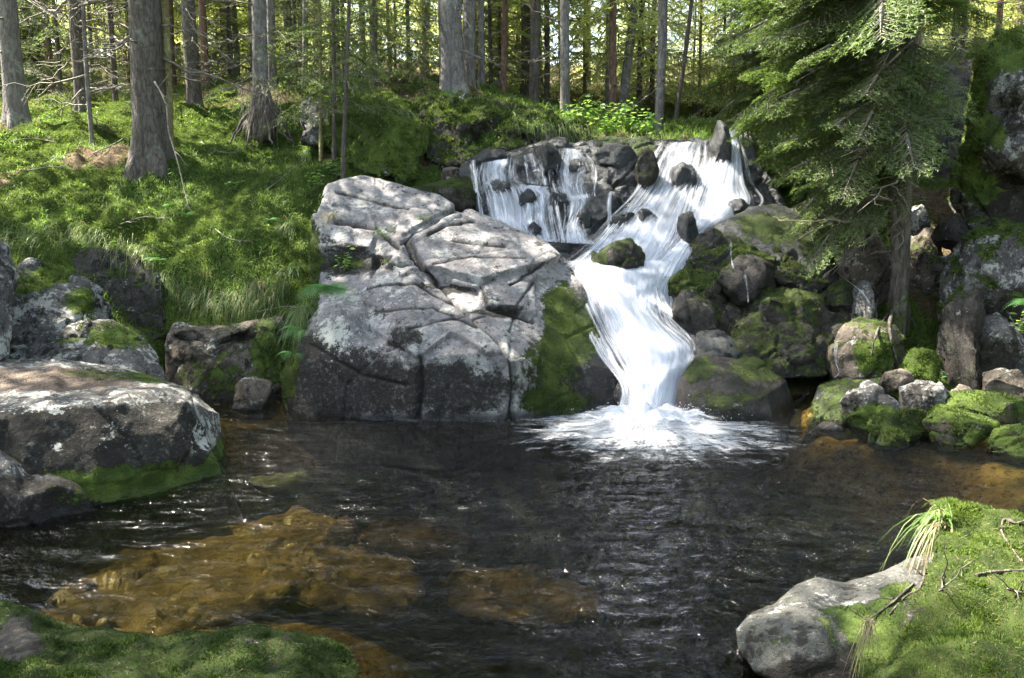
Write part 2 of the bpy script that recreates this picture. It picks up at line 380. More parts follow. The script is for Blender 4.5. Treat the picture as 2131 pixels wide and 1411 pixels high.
def build_terrain():
    ys = np.concatenate([np.linspace(-22, -1, 22), np.linspace(-.8, 2, 24), np.linspace(2.05, 15, 330), 15 * (200 / 15) ** np.linspace(.005, 1, 170)])
    us = np.concatenate([np.linspace(-7, -1.05, 30), np.linspace(-1.0, 1.0, 420), np.linspace(1.05, 7, 30)])
    Yg, Ug = np.meshgrid(ys, us, indexing='ij')
    Xg = Ug * (4.2 + np.maximum(Yg, 0) * .42 + np.abs(np.minimum(Yg, 0)) * .3)
    Z = tz(Xg, Yg)
    ny, nx = Yg.shape
    v = np.stack([Xg, Yg, Z], -1).reshape(-1, 3)
    a = (np.arange(ny - 1)[:, None] * nx + np.arange(nx - 1)[None]).ravel()
    q = np.stack([a, a + 1, a + nx + 1, a + nx], 1)
    m = NT('forest_floor')
    mo = m.math('ADD', m.attr('moss'), m.math('MULTIPLY', m.math('SUBTRACT', m.noise(2.1, 6, .7), .5), 1.6))
    c = m.mix(m.ramp(m.noise(14, 6, .7), .3, .7), (.045, .028, .017), (.12, .085, .055))
    c = m.mix(m.ramp(m.noise(120, 3, .7), .55, .7), c, (.22, .17, .11))
    mc = m.mix(m.ramp(m.noise(4, 5), .35, .65), MOSS_A, MOSS_B)
    mc = m.mix(m.ramp(m.noise(60, 3, .6), .5, .7), mc, (.04, .04, .015))
    c = m.mix(m.ramp(mo, .42, .58), c, mc)
    bedc = m.mix(m.ramp(m.noise(2.6, 6, .7), .35, .65), (.13, .09, .03), (.50, .36, .13))
    bedc = m.mix(m.attr('deep'), bedc, m.mix(m.ramp(m.noise(3, 5), .4, .65), (.05, .085, .025), (.16, .24, .05)))
    bedc = m.mix(m.ramp(m.noise(22, 4, .7), .5, .7), bedc, (.07, .05, .03))
    c = m.mix(m.attr('bed'), c, bedc)
    m.bump(m.math('ADD', m.noise(40, 6, .7), m.noise(9, 4)), .8, .04)
    m.set(Base_Color=c, Roughness=.95); m.b.inputs['Specular IOR Level'].default_value = .1
    moss = np.where(v[:, 1] > 14, .55, .9) * np.ones(len(v))
    moss -= .8 * sstep(-.08, .42, fbm(v * np.array([.9, .9, 0]), 3, 4))
    bedm = sstep(.06, -.02, v[:, 2])
    o = mesh_np('ground', v, None, m.mat, quads=q, attrs={'moss': moss, 'bed': bedm, 'deep': sstep(-.42, -.65, v[:, 2])})
    tag(o, 'mossy forest floor rising behind the pool, brown gravelly bed under the water', kind='structure')
    return o, v, q
ground, GV, GQ = build_terrain()
SOLID = []                                      # (verts, tris) for ray casts
SOLID.append((GV, np.concatenate([GQ[:, :3], GQ[:, [0, 2, 3]]])))
def bvh(parts=None):
    parts = parts or SOLID
    vs = []; ts = []; n = 0
    for v, t in parts: vs.append(v); ts.append(t + n); n += len(v)
    return BVHTree.FromPolygons(np.concatenate(vs).tolist(), np.concatenate(ts).tolist())
def ray(b, px, py):
    o = Vector((0, 0, CAMH)); d = (P(px, py, 1.0) - o).normalized()
    return b.ray_cast(o, d)

# ------------------------------------------------------------------ rocks
def remesh(v, faces, vox, smooth=2):
    me = bpy.data.meshes.new('t'); me.from_pydata([tuple(p) for p in v], [], faces); me.update()
    o = bpy.data.objects.new('t', me); COL.objects.link(o)
    md = o.modifiers.new('r', 'REMESH'); md.mode = 'VOXEL'; md.voxel_size = vox
    if smooth:
        ms = o.modifiers.new('s', 'SMOOTH'); ms.iterations = smooth; ms.factor = .5
    dg = bpy.context.evaluated_depsgraph_get(); dg.update()
    me2 = bpy.data.meshes.new_from_object(o.evaluated_get(dg))
    bpy.data.objects.remove(o); bpy.data.meshes.remove(me)
    me2.calc_loop_triangles()
    V = np.empty(len(me2.vertices) * 3, dtype=np.float32); me2.vertices.foreach_get('co', V)
    Tt = np.empty(len(me2.loop_triangles) * 3, dtype=np.int32); me2.loop_triangles.foreach_get('vertices', Tt)
    bpy.data.meshes.remove(me2)
    return V.reshape(-1, 3).astype(float), Tt.reshape(-1, 3)
def vnormals(v, t):
    a, b, c = v[t[:, 0]], v[t[:, 1]], v[t[:, 2]]
    fn = np.cross(b - a, c - a); n = np.zeros_like(v)
    for k in range(3):
        for ax in range(3): n[:, ax] += np.bincount(t[:, k], fn[:, ax], len(v))
    return n / (np.linalg.norm(n, axis=1)[:, None] + 1e-12)
def pline_dist(px, py, pts):
    d = np.full(len(px), 1e9)
    for (x0, y0), (x1, y1) in zip(pts[:-1], pts[1:]):
        dx, dy = x1 - x0, y1 - y0; L = dx * dx + dy * dy + 1e-9
        t = np.clip(((px - x0) * dx + (py - y0) * dy) / L, 0, 1)
        d = np.minimum(d, np.hypot(px - x0 - t * dx, py - y0 - t * dy))
    return d
MOSSJOBS = []
def finish_rock(name, label, V, Tt, mat, seed, amp=.03, fac=.03, fs=2.6, moss=(0, 0), paint=(), wet=0, wetpaint=(), darkpaint=(), lichpaint=(), litter=(), cracks=(), blocks=(), crackmul=1., cat='rock', group=None, mossmat='mossblade', mden=9000, mlen=.016, fine=1., grooves=None):
    n = vnormals(V, Tt)
    f1, edge = facet(V * fs + seed * 3.1, seed)
    f2, edge2 = facet(V * fs * 2.7 + seed, seed + 40)
    px, py = proj(V)
    disp = amp * fbm(V * 3.1 + seed, seed, 4) + fac * f1 + fac * .35 * f2 + amp * .35 * fbm(V * 14 + seed, seed + 5, 3) * fine
    disp -= fac * .5 * (1 - sstep(0, .07, edge))
    for poly, lift in blocks:
        q = np.array(poly, float); ins = np.zeros(len(V), bool); wx = px + 2.5 * fbm(V * 7, 71, 3); wy = py + 2.5 * fbm(V * 7, 72, 3)
        for (x0, y0), (x1, y1) in zip(q, np.roll(q, -1, 0)):
            cnd = ((y0 > wy) != (y1 > wy)) & (wx < (x1 - x0) * (wy - y0) / (y1 - y0 + 1e-9) + x0); ins ^= cnd
        d_ = pline_dist(wx, wy, list(poly) + [poly[0]])
        disp += lift * np.where(ins, 1, 0) * sstep(0, 3.5, d_)
    for pts, w, dep in cracks:
        wob = 3.0 * fbm(V * 9, 77, 2)
        disp -= dep * crackmul * np.exp(-((pline_dist(px + wob, py + wob, pts) / w) ** 2))
    V = V + n * disp[:, None]
    n = vnormals(V, Tt)
    mo = moss[0] + moss[1] * n[:, 2] + .25 * fbm(V * 2.2, seed + 9, 3)
    def blobs(ps):
        r = np.zeros(len(V))
        for (bx, by, rx, ry, val) in ps:
            g = np.exp(-(((px - bx) / rx) ** 2 + ((py - by) / ry) ** 2) ** 1.6) * val
            r += g
        return r
    mo = np.clip(mo + blobs(paint), -1, 1.3)
    w = np.clip(wet + blobs(wetpaint) + sstep(.09, .02, V[:, 2]) , 0, 1)
    dkc = np.zeros(len(V))
    for pts, w_, dep in cracks: dkc = np.maximum(dkc, np.exp(-((pline_dist(px, py, pts) / (w_ * .9)) ** 2)))
    dk = np.clip(blobs(darkpaint) * 1.25, 0, 1.3)  # shade of front faces and hollows painted in, with some dark soil
    base = Vector((float(V[:, 0].mean()), float(V[:, 1].mean()), float(V[:, 2].min())))
    o = mesh_np(name, V, Tt, mat, attrs={'moss': mo, 'wet': w, 'dark': dk, 'crack': dkc, 'lich': blobs(lichpaint), 'litter': blobs(litter)}, loc=base)
    tag(o, label, cat, group)
    SOLID.append((V, Tt))
    if mden: MOSSJOBS.append((o, V, Tt, n, mo, mossmat, mden, mlen))
    return o
def relief(name, label, outline, inner, thick, vox, mat, seed, closed_bottom=-.25, shrink=.8, **k):
    """A rock given by points on its surface (photo pixel + distance); the side away from the camera is closed with its own bulk."""
    pts = list(outline) + list(inner)
    w3 = [P(*p) for p in pts]
    n = len(outline)
    vc, ed, fc, ov, oe, of = geometry.delaunay_2d_cdt([Vector((p[0], p[1])) for p in pts], [(i, (i + 1) % n) for i in range(n)], [], 1, 1e-3)
    vs = [None] * len(vc)
    for i, orig in enumerate(ov):
        vs[i] = w3[orig[0]] if orig else None
    for i in range(len(vs)):
        if vs[i] is None: vs[i] = P(vc[i][0], vc[i][1], np.mean([p[2] for p in pts]))
    faces = [list(f) for f in fc]
    idx = {}
    for i, orig in enumerate(ov):
        for q in orig: idx[q] = i
    cx = sum(p.x for p in w3[:n]) / n; cz = sum(p.z for p in w3[:n]) / n
    ring = [idx[i] for i in range(n)]
    for i in ring:                                     # rocks standing in the pool go on down to its bed
        if vs[i].z < (.13 if vs[i].y > 3.6 else .04) and vs[i].y < 8.2: vs[i] = Vector((vs[i].x, vs[i].y + .04, -.45))
    cpx = sum(p[0] for p in outline) / n; cpy = sum(p[1] for p in outline) / n
    def back(p, q, k, dy):
        # stays inside the outline's own cone, so the far side narrows as a boulder's does
        e = P(cpx + (p[0] - cpx) * k, cpy + (p[1] - cpy) * k, p[2] + dy)
        e.z = min(e.z, q.z + .02)
        if q.z < -.4: e.z = -.5
        return e
    b1 = []
    for i, p in zip(ring, outline):
        vs.append(back(p, vs[i], .95, thick * .45)); b1.append(len(vs) - 1)
    b2 = []
    for i, p in zip(ring, outline):
        vs.append(back(p, vs[i], .75, thick)); b2.append(len(vs) - 1)
    c = sum((vs[i] for i in b2), Vector()) / n; c.y += thick * .12
    vs.append(c); ci = len(vs) - 1
    for A, B in ((ring, b1), (b1, b2)):
        for i in range(n):
            j = (i + 1) % n
            faces += [[A[i], A[j], B[j]], [A[i], B[j], B[i]]]
    for i in range(n): faces.append([b2[i], b2[(i + 1) % n], ci])
    bm = bmesh.new()
    bv = [bm.verts.new(p) for p in vs]
    for f in faces:
        try: bm.faces.new([bv[i] for i in f])
        except ValueError: pass
    bmesh.ops.recalc_face_normals(bm, faces=bm.faces)
    bm.verts.index_update()
    V0 = [tuple(v.co) for v in bm.verts]; F0 = [[v.index for v in f.verts] for f in bm.faces]; bm.free()
    V, Tt = remesh(V0, F0, vox)
    return finish_rock(name, label, V, Tt, mat, seed, **k)
_ico = {}
def ico(s):
    if s not in _ico:
        bm = bmesh.new(); bmesh.ops.create_icosphere(bm, subdivisions=s, radius=1)
        _ico[s] = (np.array([v.co[:] for v in bm.verts]), np.array([[v.index for v in f.verts] for f in bm.faces])); bm.free()
    return _ico[s]
def boulder(name, label, x0, x1, y0, y1, Y, mat, seed, depth=1.0, cut=.60, ncut=13, sub=5, sink=.34, tilt=0, **k):
    """free-standing boulder between photo pixels x0..x1, y0..y1 at distance Y"""
    v, t = ico(sub); v = v.copy(); rs = np.random.RandomState(seed)
    for _ in range(ncut):
        n = rs.randn(3); n /= np.linalg.norm(n); c = cut + rs.rand() * .2
        d = v @ n; over = np.maximum(d - c, 0); v -= over[:, None] * n * .93
    for ax in range(3):
        v[:, ax] = (v[:, ax] - (v[:, ax].max() + v[:, ax].min()) / 2) / (v[:, ax].max() - v[:, ax].min()) * 2
    a = P(x0, y0, Y); b = P(x1, y1, Y)
    hx = abs(b.x - a.x) / 2; hz = abs(a.z - b.z) / 2 * (1 + sink)
    cz = a.z - hz
    if tilt: v = v @ np.array(Matrix.Rotation(tilt, 3, 'Y')).T
    v = v * np.array([hx, (hx + hz) / 2 * depth, hz]) + np.array([(a.x + b.x) / 2, Y + .35 * hx, cz])
    k.setdefault('amp', .10 * min(hx, hz)); k.setdefault('fac', .17 * min(hx, hz)); k.setdefault('fs', .9 / max(.08, min(hx, hz)))
    return finish_rock(name, label, v, t, mat, seed, **k)

# --- the great boulder left of the falls
relief('boulder', 'large angular grey boulder with deep diagonal cracks standing in the pool left of the falls',
  [(598, 862, 7.35), (590, 790, 7.5), (612, 700, 7.7), (640, 610, 8.05), (645, 520, 8.4), (660, 440, 8.9), (685, 385, 9.4), (750, 368, 9.7), (820, 385, 9.6), (900, 408, 9.4), (955, 440, 9.15), (975, 446, 9.1),
   (1050, 478, 9.0), (1130, 512, 8.8), (1165, 545, 8.6), (1215, 590, 8.35), (1245, 680, 8.0), (1290, 770, 7.6), (1315, 835, 7.3), (1250, 875, 7.1), (1100, 880, 7.05), (1060, 885, 6.95), (900, 890, 6.85), (800, 885, 6.95), (700, 880, 7.1)],
  [(700, 440, 9.0), (770, 430, 9.15), (850, 440, 9.05), (920, 425, 9.2), (940, 445, 9.0), (860, 478, 8.7), (785, 470, 8.8), (670, 470, 8.75), (760, 490, 8.65), (690, 530, 8.45), (775, 530, 8.45), (790, 560, 8.45), (700, 575, 8.3),
   (845, 500, 8.5), (860, 490, 8.62), (900, 480, 8.72), (870, 550, 8.2), (885, 562, 8.12), (1000, 598, 7.95), (1100, 570, 8.1), (1145, 535, 8.45), (1060, 520, 8.5), (960, 490, 8.7),
   (885, 585, 8.12), (995, 615, 7.98), (1100, 590, 8.12),
   (830, 532, 8.1), (770, 590, 8.05), (860, 565, 8.12), (760, 640, 7.75), (700, 640, 7.65), (680, 680, 7.5), (740, 672, 7.35), (845, 690, 7.12), (850, 672, 7.2), (875, 745, 6.95), (780, 725, 7.05),
   (940, 690, 7.2), (1010, 732, 7.0), (1050, 728, 7.05), (1060, 745, 6.92), (1000, 640, 7.65), (1060, 700, 7.35), (1105, 660, 7.72), (1080, 730, 7.2), (1115, 700, 7.5),
   (1110, 770, 7.12), (1090, 850, 7.02), (1180, 640, 8.0), (1200, 760, 7.45), (1180, 840, 7.12), (1065, 840, 6.92), (880, 850, 6.88), (780, 850, 6.98), (680, 820, 7.2), (640, 760, 7.35), (1170, 580, 8.35)],
  1.6, .0145, M['rock'], 11, amp=.010, fac=.022, fs=1.3, moss=(-.5, .15), crackmul=1.0,
  blocks=[([(640, 360), (760, 350), (830, 375), (960, 432), (900, 460), (835, 495), (760, 440), (690, 430)], .035), ([(845, 500), (905, 467), (985, 440), (1060, 470), (1140, 505), (1165, 540), (1100, 566), (1000, 592), (885, 562)], .075),
    ([(1000, 600), (1110, 568), (1118, 660), (1050, 652), (1012, 640)], .045), ([(760, 600), (828, 528), (868, 568), (950, 642), (1052, 742), (1010, 740), (940, 700), (875, 750), (740, 672), (700, 640)], .05),
    ([(820, 530), (862, 545), (868, 572), (838, 590), (806, 560)], .04), ([(655, 450), (770, 440), (792, 488), (770, 525), (660, 525)], .06), ([(760, 600), (828, 528), (840, 600), (800, 650), (740, 640)], .02),
    ([(680, 640), (740, 668), (780, 728), (875, 750), (870, 880), (600, 880), (590, 780)], .035), ([(1060, 748), (1120, 740), (1110, 880), (1066, 880)], .03)],
  cracks=[([(845, 500), (880, 560), (950, 640), (1020, 705), (1062, 745)], 4.5, .07), ([(840, 505), (905, 470), (945, 440)], 5, .06), ([(890, 500), (930, 480), (985, 470)], 3.5, .02),
          ([(945, 512), (1000, 518), (1050, 524)], 4, .025), ([(1000, 595), (1015, 640), (1050, 650), (1110, 668)], 3.5, .04), ([(770, 610), (860, 600), (900, 625), (960, 650)], 3.5, .02),
          ([(790, 655), (900, 650), (990, 690)], 3.5, .018), ([(1060, 745), (1068, 800), (1062, 870)], 6, .05), ([(875, 745), (880, 800), (870, 870)], 5, .03), ([(850, 690), (950, 672), (1010, 660)], 3, .015),
          ([(700, 405), (790, 425), (850, 440)], 3, .02), ([(1060, 600), (1090, 575), (1130, 550)], 4, .03), ([(700, 470), (780, 480), (830, 510)], 6, .05),
          ([(655, 720), (760, 780), (850, 800)], 3.5, .02), ([(1110, 590), (1075, 640), (1060, 690)], 3, .015), ([(900, 560), (980, 545), (1090, 550)], 3, .015)],
  paint=[(1160, 620, 50, 60, .8), (1190, 680, 60, 70, .75), (1130, 770, 90, 80, .85), (1160, 845, 150, 34, .9), (1200, 740, 90, 150, .3), (600, 760, 42, 130, 1.4), (1240, 700, 40, 60, .4), (640, 500, 30, 110, 1.2), (720, 545, 60, 22, 1.0), (740, 655, 60, 20, .6), (850, 700, 40, 10, .7), (820, 868, 200, 12, .7), (640, 600, 30, 80, 1.3)],
  wetpaint=[(1260, 760, 60, 120, 1.0), (1230, 620, 40, 50, .9), (900, 880, 400, 14, .8)],
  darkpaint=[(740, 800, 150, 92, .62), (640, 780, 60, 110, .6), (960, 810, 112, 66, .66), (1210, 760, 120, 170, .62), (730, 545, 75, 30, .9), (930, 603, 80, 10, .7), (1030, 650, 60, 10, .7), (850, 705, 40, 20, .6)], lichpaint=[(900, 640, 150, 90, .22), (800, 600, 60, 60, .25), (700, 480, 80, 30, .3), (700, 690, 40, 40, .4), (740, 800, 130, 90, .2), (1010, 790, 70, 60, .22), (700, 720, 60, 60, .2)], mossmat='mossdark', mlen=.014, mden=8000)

# --- bedrock that carries the falls
BED = relief('cascade_ledge', 'dark wet stepped bedrock carrying the waterfall down to the pool',
  [(955, 338, 10.3), (1000, 320, 10.5), (1100, 300, 10.8), (1150, 292, 10.9), (1200, 296, 10.9), (1300, 288, 11.0), (1400, 286, 11.0), (1470, 288, 11.0), (1500, 285, 11), (1520, 268, 11.0), (1560, 275, 11.0), (1590, 340, 10.6), (1640, 430, 10.3), (1560, 520, 9.7), (1460, 570, 9.2), (1440, 640, 8.8),
   (1490, 720, 8.2), (1480, 800, 7.75), (1450, 890, 7.3), (1280, 900, 7.2), (1255, 790, 7.6), (1170, 660, 8.3), (1120, 560, 8.9), (1080, 500, 9.4), (990, 470, 9.7), (960, 400, 10.1)],
  [(1050, 375, 10.15), (1060, 368, 10.35), (1150, 395, 10.05), (1150, 385, 10.3), (1040, 335, 10.5), (1110, 330, 10.5), (1000, 370, 10.2), (1040, 470, 9.75), (1120, 495, 9.55), (1120, 440, 9.9), (1200, 505, 9.4), (1210, 480, 9.65), (1180, 380, 10.2), (1190, 320, 10.6), (1220, 375, 10.15), (1240, 410, 9.95), (1250, 470, 9.7),
   (1260, 340, 10.5), (1300, 350, 10.4), (1310, 400, 10.1), (1330, 320, 10.7), (1290, 470, 9.7), (1350, 340, 10.5), (1400, 310, 10.75), (1380, 360, 10.45), (1330, 430, 9.9), (1250, 510, 9.3), (1400, 440, 9.85), (1440, 330, 10.7), (1480, 380, 10.25), (1530, 320, 10.65), (1490, 450, 9.75), (1560, 420, 10.1),
   (1300, 530, 9.15), (1380, 530, 9.2), (1230, 560, 8.8), (1250, 590, 8.6), (1340, 590, 8.7), (1410, 560, 9.0), (1340, 640, 8.4), (1330, 700, 8.05), (1390, 700, 8.1), (1370, 780, 7.6), (1400, 760, 7.75), (1340, 850, 7.3), (1300, 820, 7.45)],
  1.4, .028, M['rock_wet'], 23, amp=.05, fac=.07, fs=2.3, moss=(-.25, .25), wet=.9, paint=[(1290, 300, 90, 20, .6), (1340, 340, 30, 40, .7), (1250, 450, 40, 50, .3)], mossmat='mossdark', mlen=.012, mden=4000)
BEDBVH = bvh([SOLID[-1]])

# --- right side of the falls
relief('boulder', 'smooth rounded wet boulder with dark green moss film beside the upper right fall',
  [(1515, 455, 9.4), (1560, 432, 9.7), (1620, 425, 9.8), (1680, 450, 9.7), (1730, 500, 9.4), (1760, 560, 9.1), (1740, 600, 8.9), (1660, 580, 8.9), (1580, 545, 9.0), (1500, 500, 9.2), (1450, 500, 9.2), (1460, 478, 9.4)],
  [(1600, 470, 9.3), (1660, 510, 9.1), (1690, 560, 8.85), (1580, 500, 9.1), (1620, 540, 8.9)], .9, .024, M['rock_wet'], 31, amp=.03, fac=.02, fs=1.5, wet=.6, moss=(.12, .3),
  paint=[(1600, 470, 60, 28, .45), (1710, 470, 60, 30, .6), (1660, 510, 60, 30, .3)], mossmat='mossblade', mlen=.010, mden=7000)
relief('boulder', 'dark undercut rock with bright moss cushions and thin trickles right of the falls',
  [(1430, 500, 9.1), (1480, 490, 9.15), (1560, 500, 9.0), (1640, 540, 8.8), (1725, 590, 8.7), (1740, 640, 8.6), (1660, 660, 8.5), (1560, 700, 8.2), (1470, 720, 8.1), (1415, 700, 8.2), (1400, 620, 8.5), (1420, 560, 8.8)],
  [(1450, 530, 8.75), (1440, 560, 8.7), (1500, 545, 8.65), (1560, 545, 8.6), (1620, 580, 8.45), (1600, 600, 8.8), (1680, 600, 8.4), (1700, 620, 8.7), (1520, 590, 8.6), (1540, 610, 8.7), (1480, 600, 8.35), (1430, 640, 8.2), (1460, 680, 8.1), (1500, 650, 8.35), (1560, 650, 8.5), (1620, 640, 8.6)],
  .9, .022, M['rock_dark'], 37, amp=.06, fac=.10, fs=3.0, wet=.3, moss=(.12, .5),
  paint=[(1600, 510, 60, 25, .6), (1430, 590, 40, 40, .7), (1520, 580, 30, 15, .5), (1470, 670, 30, 40, .6)], mossmat='mossblade', mlen=.018, mden=9000)
relief('boulder', 'mossy hump of rock in the middle of the right bank above the smooth brown rock',
  [(1500, 700, 8.1), (1540, 640, 8.4), (1600, 600, 8.6), (1680, 600, 8.6), (1760, 600, 8.6), (1800, 640, 8.5), (1790, 700, 8.2), (1760, 760, 7.9), (1700, 790, 7.6), (1600, 790, 7.6), (1480, 780, 7.7), (1450, 740, 7.9)],
  [(1580, 650, 8.1), (1620, 700, 7.8), (1560, 700, 7.85), (1700, 650, 8.2), (1740, 700, 8.0), (1660, 730, 7.7), (1540, 730, 7.75)], .8, .024, M['rock_dark'], 41, amp=.06, fac=.06, fs=2.6, wet=.4, moss=(.3, .3), mossmat='mossdark', mlen=.014, mden=9000)
relief('boulder', 'smooth brownish rock dome with thin moss rising from the pool right of the waterfall foot',
  [(1400, 880, 7.0), (1410, 800, 7.25), (1445, 740, 7.6), (1500, 715, 7.85), (1580, 735, 7.8), (1640, 790, 7.6), (1680, 830, 7.4), (1660, 890, 7.0), (1560, 905, 6.85), (1470, 905, 6.85)],
  [(1470, 780, 7.2), (1540, 780, 7.2), (1600, 820, 7.05), (1440, 840, 7.0), (1520, 850, 6.9), (1610, 870, 6.95)], 1.0, .02, M['rock_dark'], 43, amp=.02, fac=.012, fs=1.4, wet=.5, moss=(.12, .2),
  paint=[(1450, 770, 40, 20, .8), (1580, 765, 60, 25, .7), (1520, 840, 90, 40, .35)], mossmat='mossdark', mlen=.008, mden=7000)
relief('boulder', 'low wet rock slope with moss beside the small cascade runoff',
  [(1640, 890, 6.95), (1650, 850, 7.2), (1700, 800, 7.5), (1780, 780, 7.6), (1850, 790, 7.4), (1870, 850, 7.0), (1830, 895, 6.7), (1740, 900, 6.75)],
  [(1720, 840, 7.1), (1790, 830, 7.0), (1760, 870, 6.85)], .7, .02, M['rock_wet'], 47, amp=.03, fac=.025, fs=2., wet=.5, moss=(.35, .3), paint=[(1720, 860, 60, 30, .3)], mossmat='mossblade', mlen=.010, mden=9000)
B = boulder
B('boulder', 'moss-topped round rock splitting the white water in mid-fall', 1232, 1345, 500, 575, 8.75, M['rock_dark'], 51, wet=.5, cut=.75, moss=(.4, .4), mossmat='mossblade', mlen=.012)
for (x0, x1, y0, y1, Y, lb) in [(1008, 1066, 372, 398, 9.85, 'flat wet stone under the left half of the first cascade ledge'), (1078, 1118, 392, 424, 9.75, 'small dark stone parting the middle of the thin cascade'), (1140, 1182, 398, 446, 9.75, 'dark wet stone between the two veils of the thin cascade'),
    (1196, 1232, 432, 468, 9.55, 'small dark stone in the right veil of the thin cascade'), (1096, 1130, 462, 492, 9.45, 'low wet stone near the foot of the thin cascade'), (1185, 1222, 330, 372, 10.2, 'rounded dark stone under the head of the right veil'), (1236, 1300, 392, 440, 9.8, 'broad dark stone left of the main fall on the cliff'), (1268, 1330, 440, 486, 9.5, 'mossy dark stone where the main fall spreads left')]:
    B('rock', lb, x0, x1, y0, y1, Y + .10, M['rock_wet'], int(x0), wet=.8, sub=4, depth=.8, moss=(-.05, .3), mden=3000, mlen=.01)
for (x0, x1, y0, y1, Y, ms, mt, lb) in [
    (1396, 1490, 605, 722, 8.15, .15, 'rock_dark', 'dark mossy rock pressed against the right side of the main fall'), (1495, 1620, 535, 625, 8.45, .25, 'rock_dark', 'dark overhanging stone with dripping edge right of the chute'),
    (1560, 1720, 596, 700, 8.2, .5, 'rock_dark', 'broad green lump of moss-covered rock below the smooth wet boulder'), (1690, 1800, 588, 655, 8.4, .45, 'rock_dark', 'mossy shoulder rock left of the pale upright stone'),
    (1440, 1560, 690, 775, 7.75, .05, 'rock_wet', 'wet stone step above the smooth brown rock dome'), (1680, 1760, 475, 560, 9.2, .75, 'rock_dark', 'bright moss-coated stone behind the smooth wet boulder')]:
    B('rock', lb, x0, x1, y0, y1, Y, M[mt], int(x0 + y0), moss=(ms - .1, .35), wet=.4, mossmat='mossdark', mlen=.014, mden=9000, ncut=12, cut=.6)
B('rock', 'small wet rock parting the right fall just above the chute', 1413, 1455, 440, 500, 9.25, M['rock_wet'], 52, wet=.9, moss=(-.1, .3), sub=4, mden=5000)
B('rock', 'small dark rock at the foot of the sunlit upper right fall', 1518, 1565, 412, 450, 9.75, M['rock_wet'], 53, wet=.9, sub=4, mden=0)
B('rock', 'dark wet rock standing on the lip between the two upper falls', 1474, 1520, 250, 350, 10.55, M['rock_wet'], 54, wet=.8, sub=4, moss=(-.4, 0), mden=0)
B('rock', 'dark wet rock showing through the veil of the left upper stream', 1396, 1446, 335, 425, 10.2, M['rock_wet'], 154, wet=.9, sub=4, mden=0)
B('rock', 'low dark rock breaking the water where the two upper streams join', 1322, 1372, 432, 474, 9.6, M['rock_wet'], 155, wet=.9, sub=4, mden=0)
B('rock', 'dark rounded rock on the lip above the thin left cascade', 1110, 1170, 292, 352, 10.35, M['rock_wet'], 55, wet=.8, sub=4, moss=(-.1, .3), mden=4000)
B('rock', 'olive moss covered block on the lip left of the main fall', 1322, 1372, 305, 375, 10.2, M['rock_dark'], 56, sub=4, moss=(.35, .2), mden=8000, mossmat='mossdark')
B('rock', 'dark rock lump at the top of the cliff left of the moss block', 1235, 1330, 294, 350, 10.5, M['rock_wet'], 57, wet=.5, sub=4, moss=(.1, .3), mden=6000, mossmat='mossdark')
B('slab', 'flat dark green mossy slab tucked between the great boulder and the thin cascade', 825, 1000, 362, 450, 10.0, M['rock_dark'], 58, depth=1.2, moss=(.35, .35), mossmat='mossdark', tilt=.12, mlen=.01, cat='rock')
B('rock', 'small angular stone on the back edge of the mossy slab beside the cascade', 915, 970, 345, 375, 10.5, M['rock_brown'], 59, sub=4, moss=(-.1, .1), mden=0)

# --- right bank
B('boulder', 'rounded sunlit boulder under the spruce roots on the right bank', 1735, 1885, 668, 790, 7.75, M['rock_brown'], 61, moss=(.38, .15), paint=[(1820, 740, 40, 30, .6)], mossmat='mossbright', mlen=.016, ncut=6, cut=.85)
B('rock', 'pale upright stone at the foot of the spruce trunk', 1778, 1830, 585, 690, 8.2, M['rock_pale'], 62, moss=(-.2, .1), sub=4, tilt=.3, mden=0)
B('boulder', 'tall brown-stained block left of the spruce trunk', 1750, 1850, 468, 640, 9.0, M['rock_brown'], 63, moss=(.1, .35), mden=5000, cut=.6)
B('boulder', 'brown block leaning between spruce trunk and big right boulder', 1868, 1960, 470, 640, 9.1, M['rock_brown'], 64, moss=(.2, .35), mden=5000, cut=.6)
B('rock', 'pale lichen-crusted stone on the slope right of the spruce trunk', 1868, 1935, 425, 480, 9.3, M['rock_pale'], 65, moss=(.0, .3), sub=4, mden=0)
B('rock', 'dark square stone jutting from the slope under the big right boulder', 1955, 2020, 448, 510, 8.7, M['rock_dark'], 66, moss=(.1, .4), sub=4, mden=0, cut=.6)
B('boulder', 'big boulder wearing a thick cap of olive moss at the right edge', 1995, 2230, 470, 690, 7.7, M['rock_pale'], 67, moss=(-.1, 1.2), mossmat='mossdark', mden=14000, mlen=.028, darkpaint=[(2080, 640, 90, 60, .6)])
B('boulder', 'narrow dark standing slab below the olive-capped boulder', 1975, 2040, 590, 800, 7.5, M['rock_dark'], 68, moss=(.18, .2), cut=.55, mden=5000, tilt=.08)
B('boulder', 'dark fissured slab with pale edge leaning at the right edge', 2025, 2150, 655, 830, 7.35, M['rock_pale'], 69, moss=(.0, .3), cut=.55, mden=4000, darkpaint=[(2050, 760, 60, 70, 1)])
B('rock', 'bright yellow-green moss cushion rock in front of the standing slabs', 1880, 1965, 728, 800, 7.35, M['rock_brown'], 70, moss=(.7, .1), mossmat='mossbright', sub=4, mden=14000, mlen=.02)
B('rock', 'pale grey pointed stone on the right shore', 1885, 1978, 796, 862, 6.85, M['rock_pale'], 71, moss=(-.35, .1), paint=[(1930, 850, 60, 14, .6)], cut=.6)
B('boulder', 'rounded grey stone with mossy skirt on the right shore', 1765, 1882, 806, 892, 6.6, M['rock_pale'], 72, moss=(.3, -.1), paint=[(1820, 870, 70, 25, .7)], mossmat='mossblade')
B('rock', 'flat dark stone wedged above the grey pointed stone', 1838, 1905, 768, 806, 7.15, M['rock_brown'], 73, sub=4, moss=(-.1, .2), mden=4000)
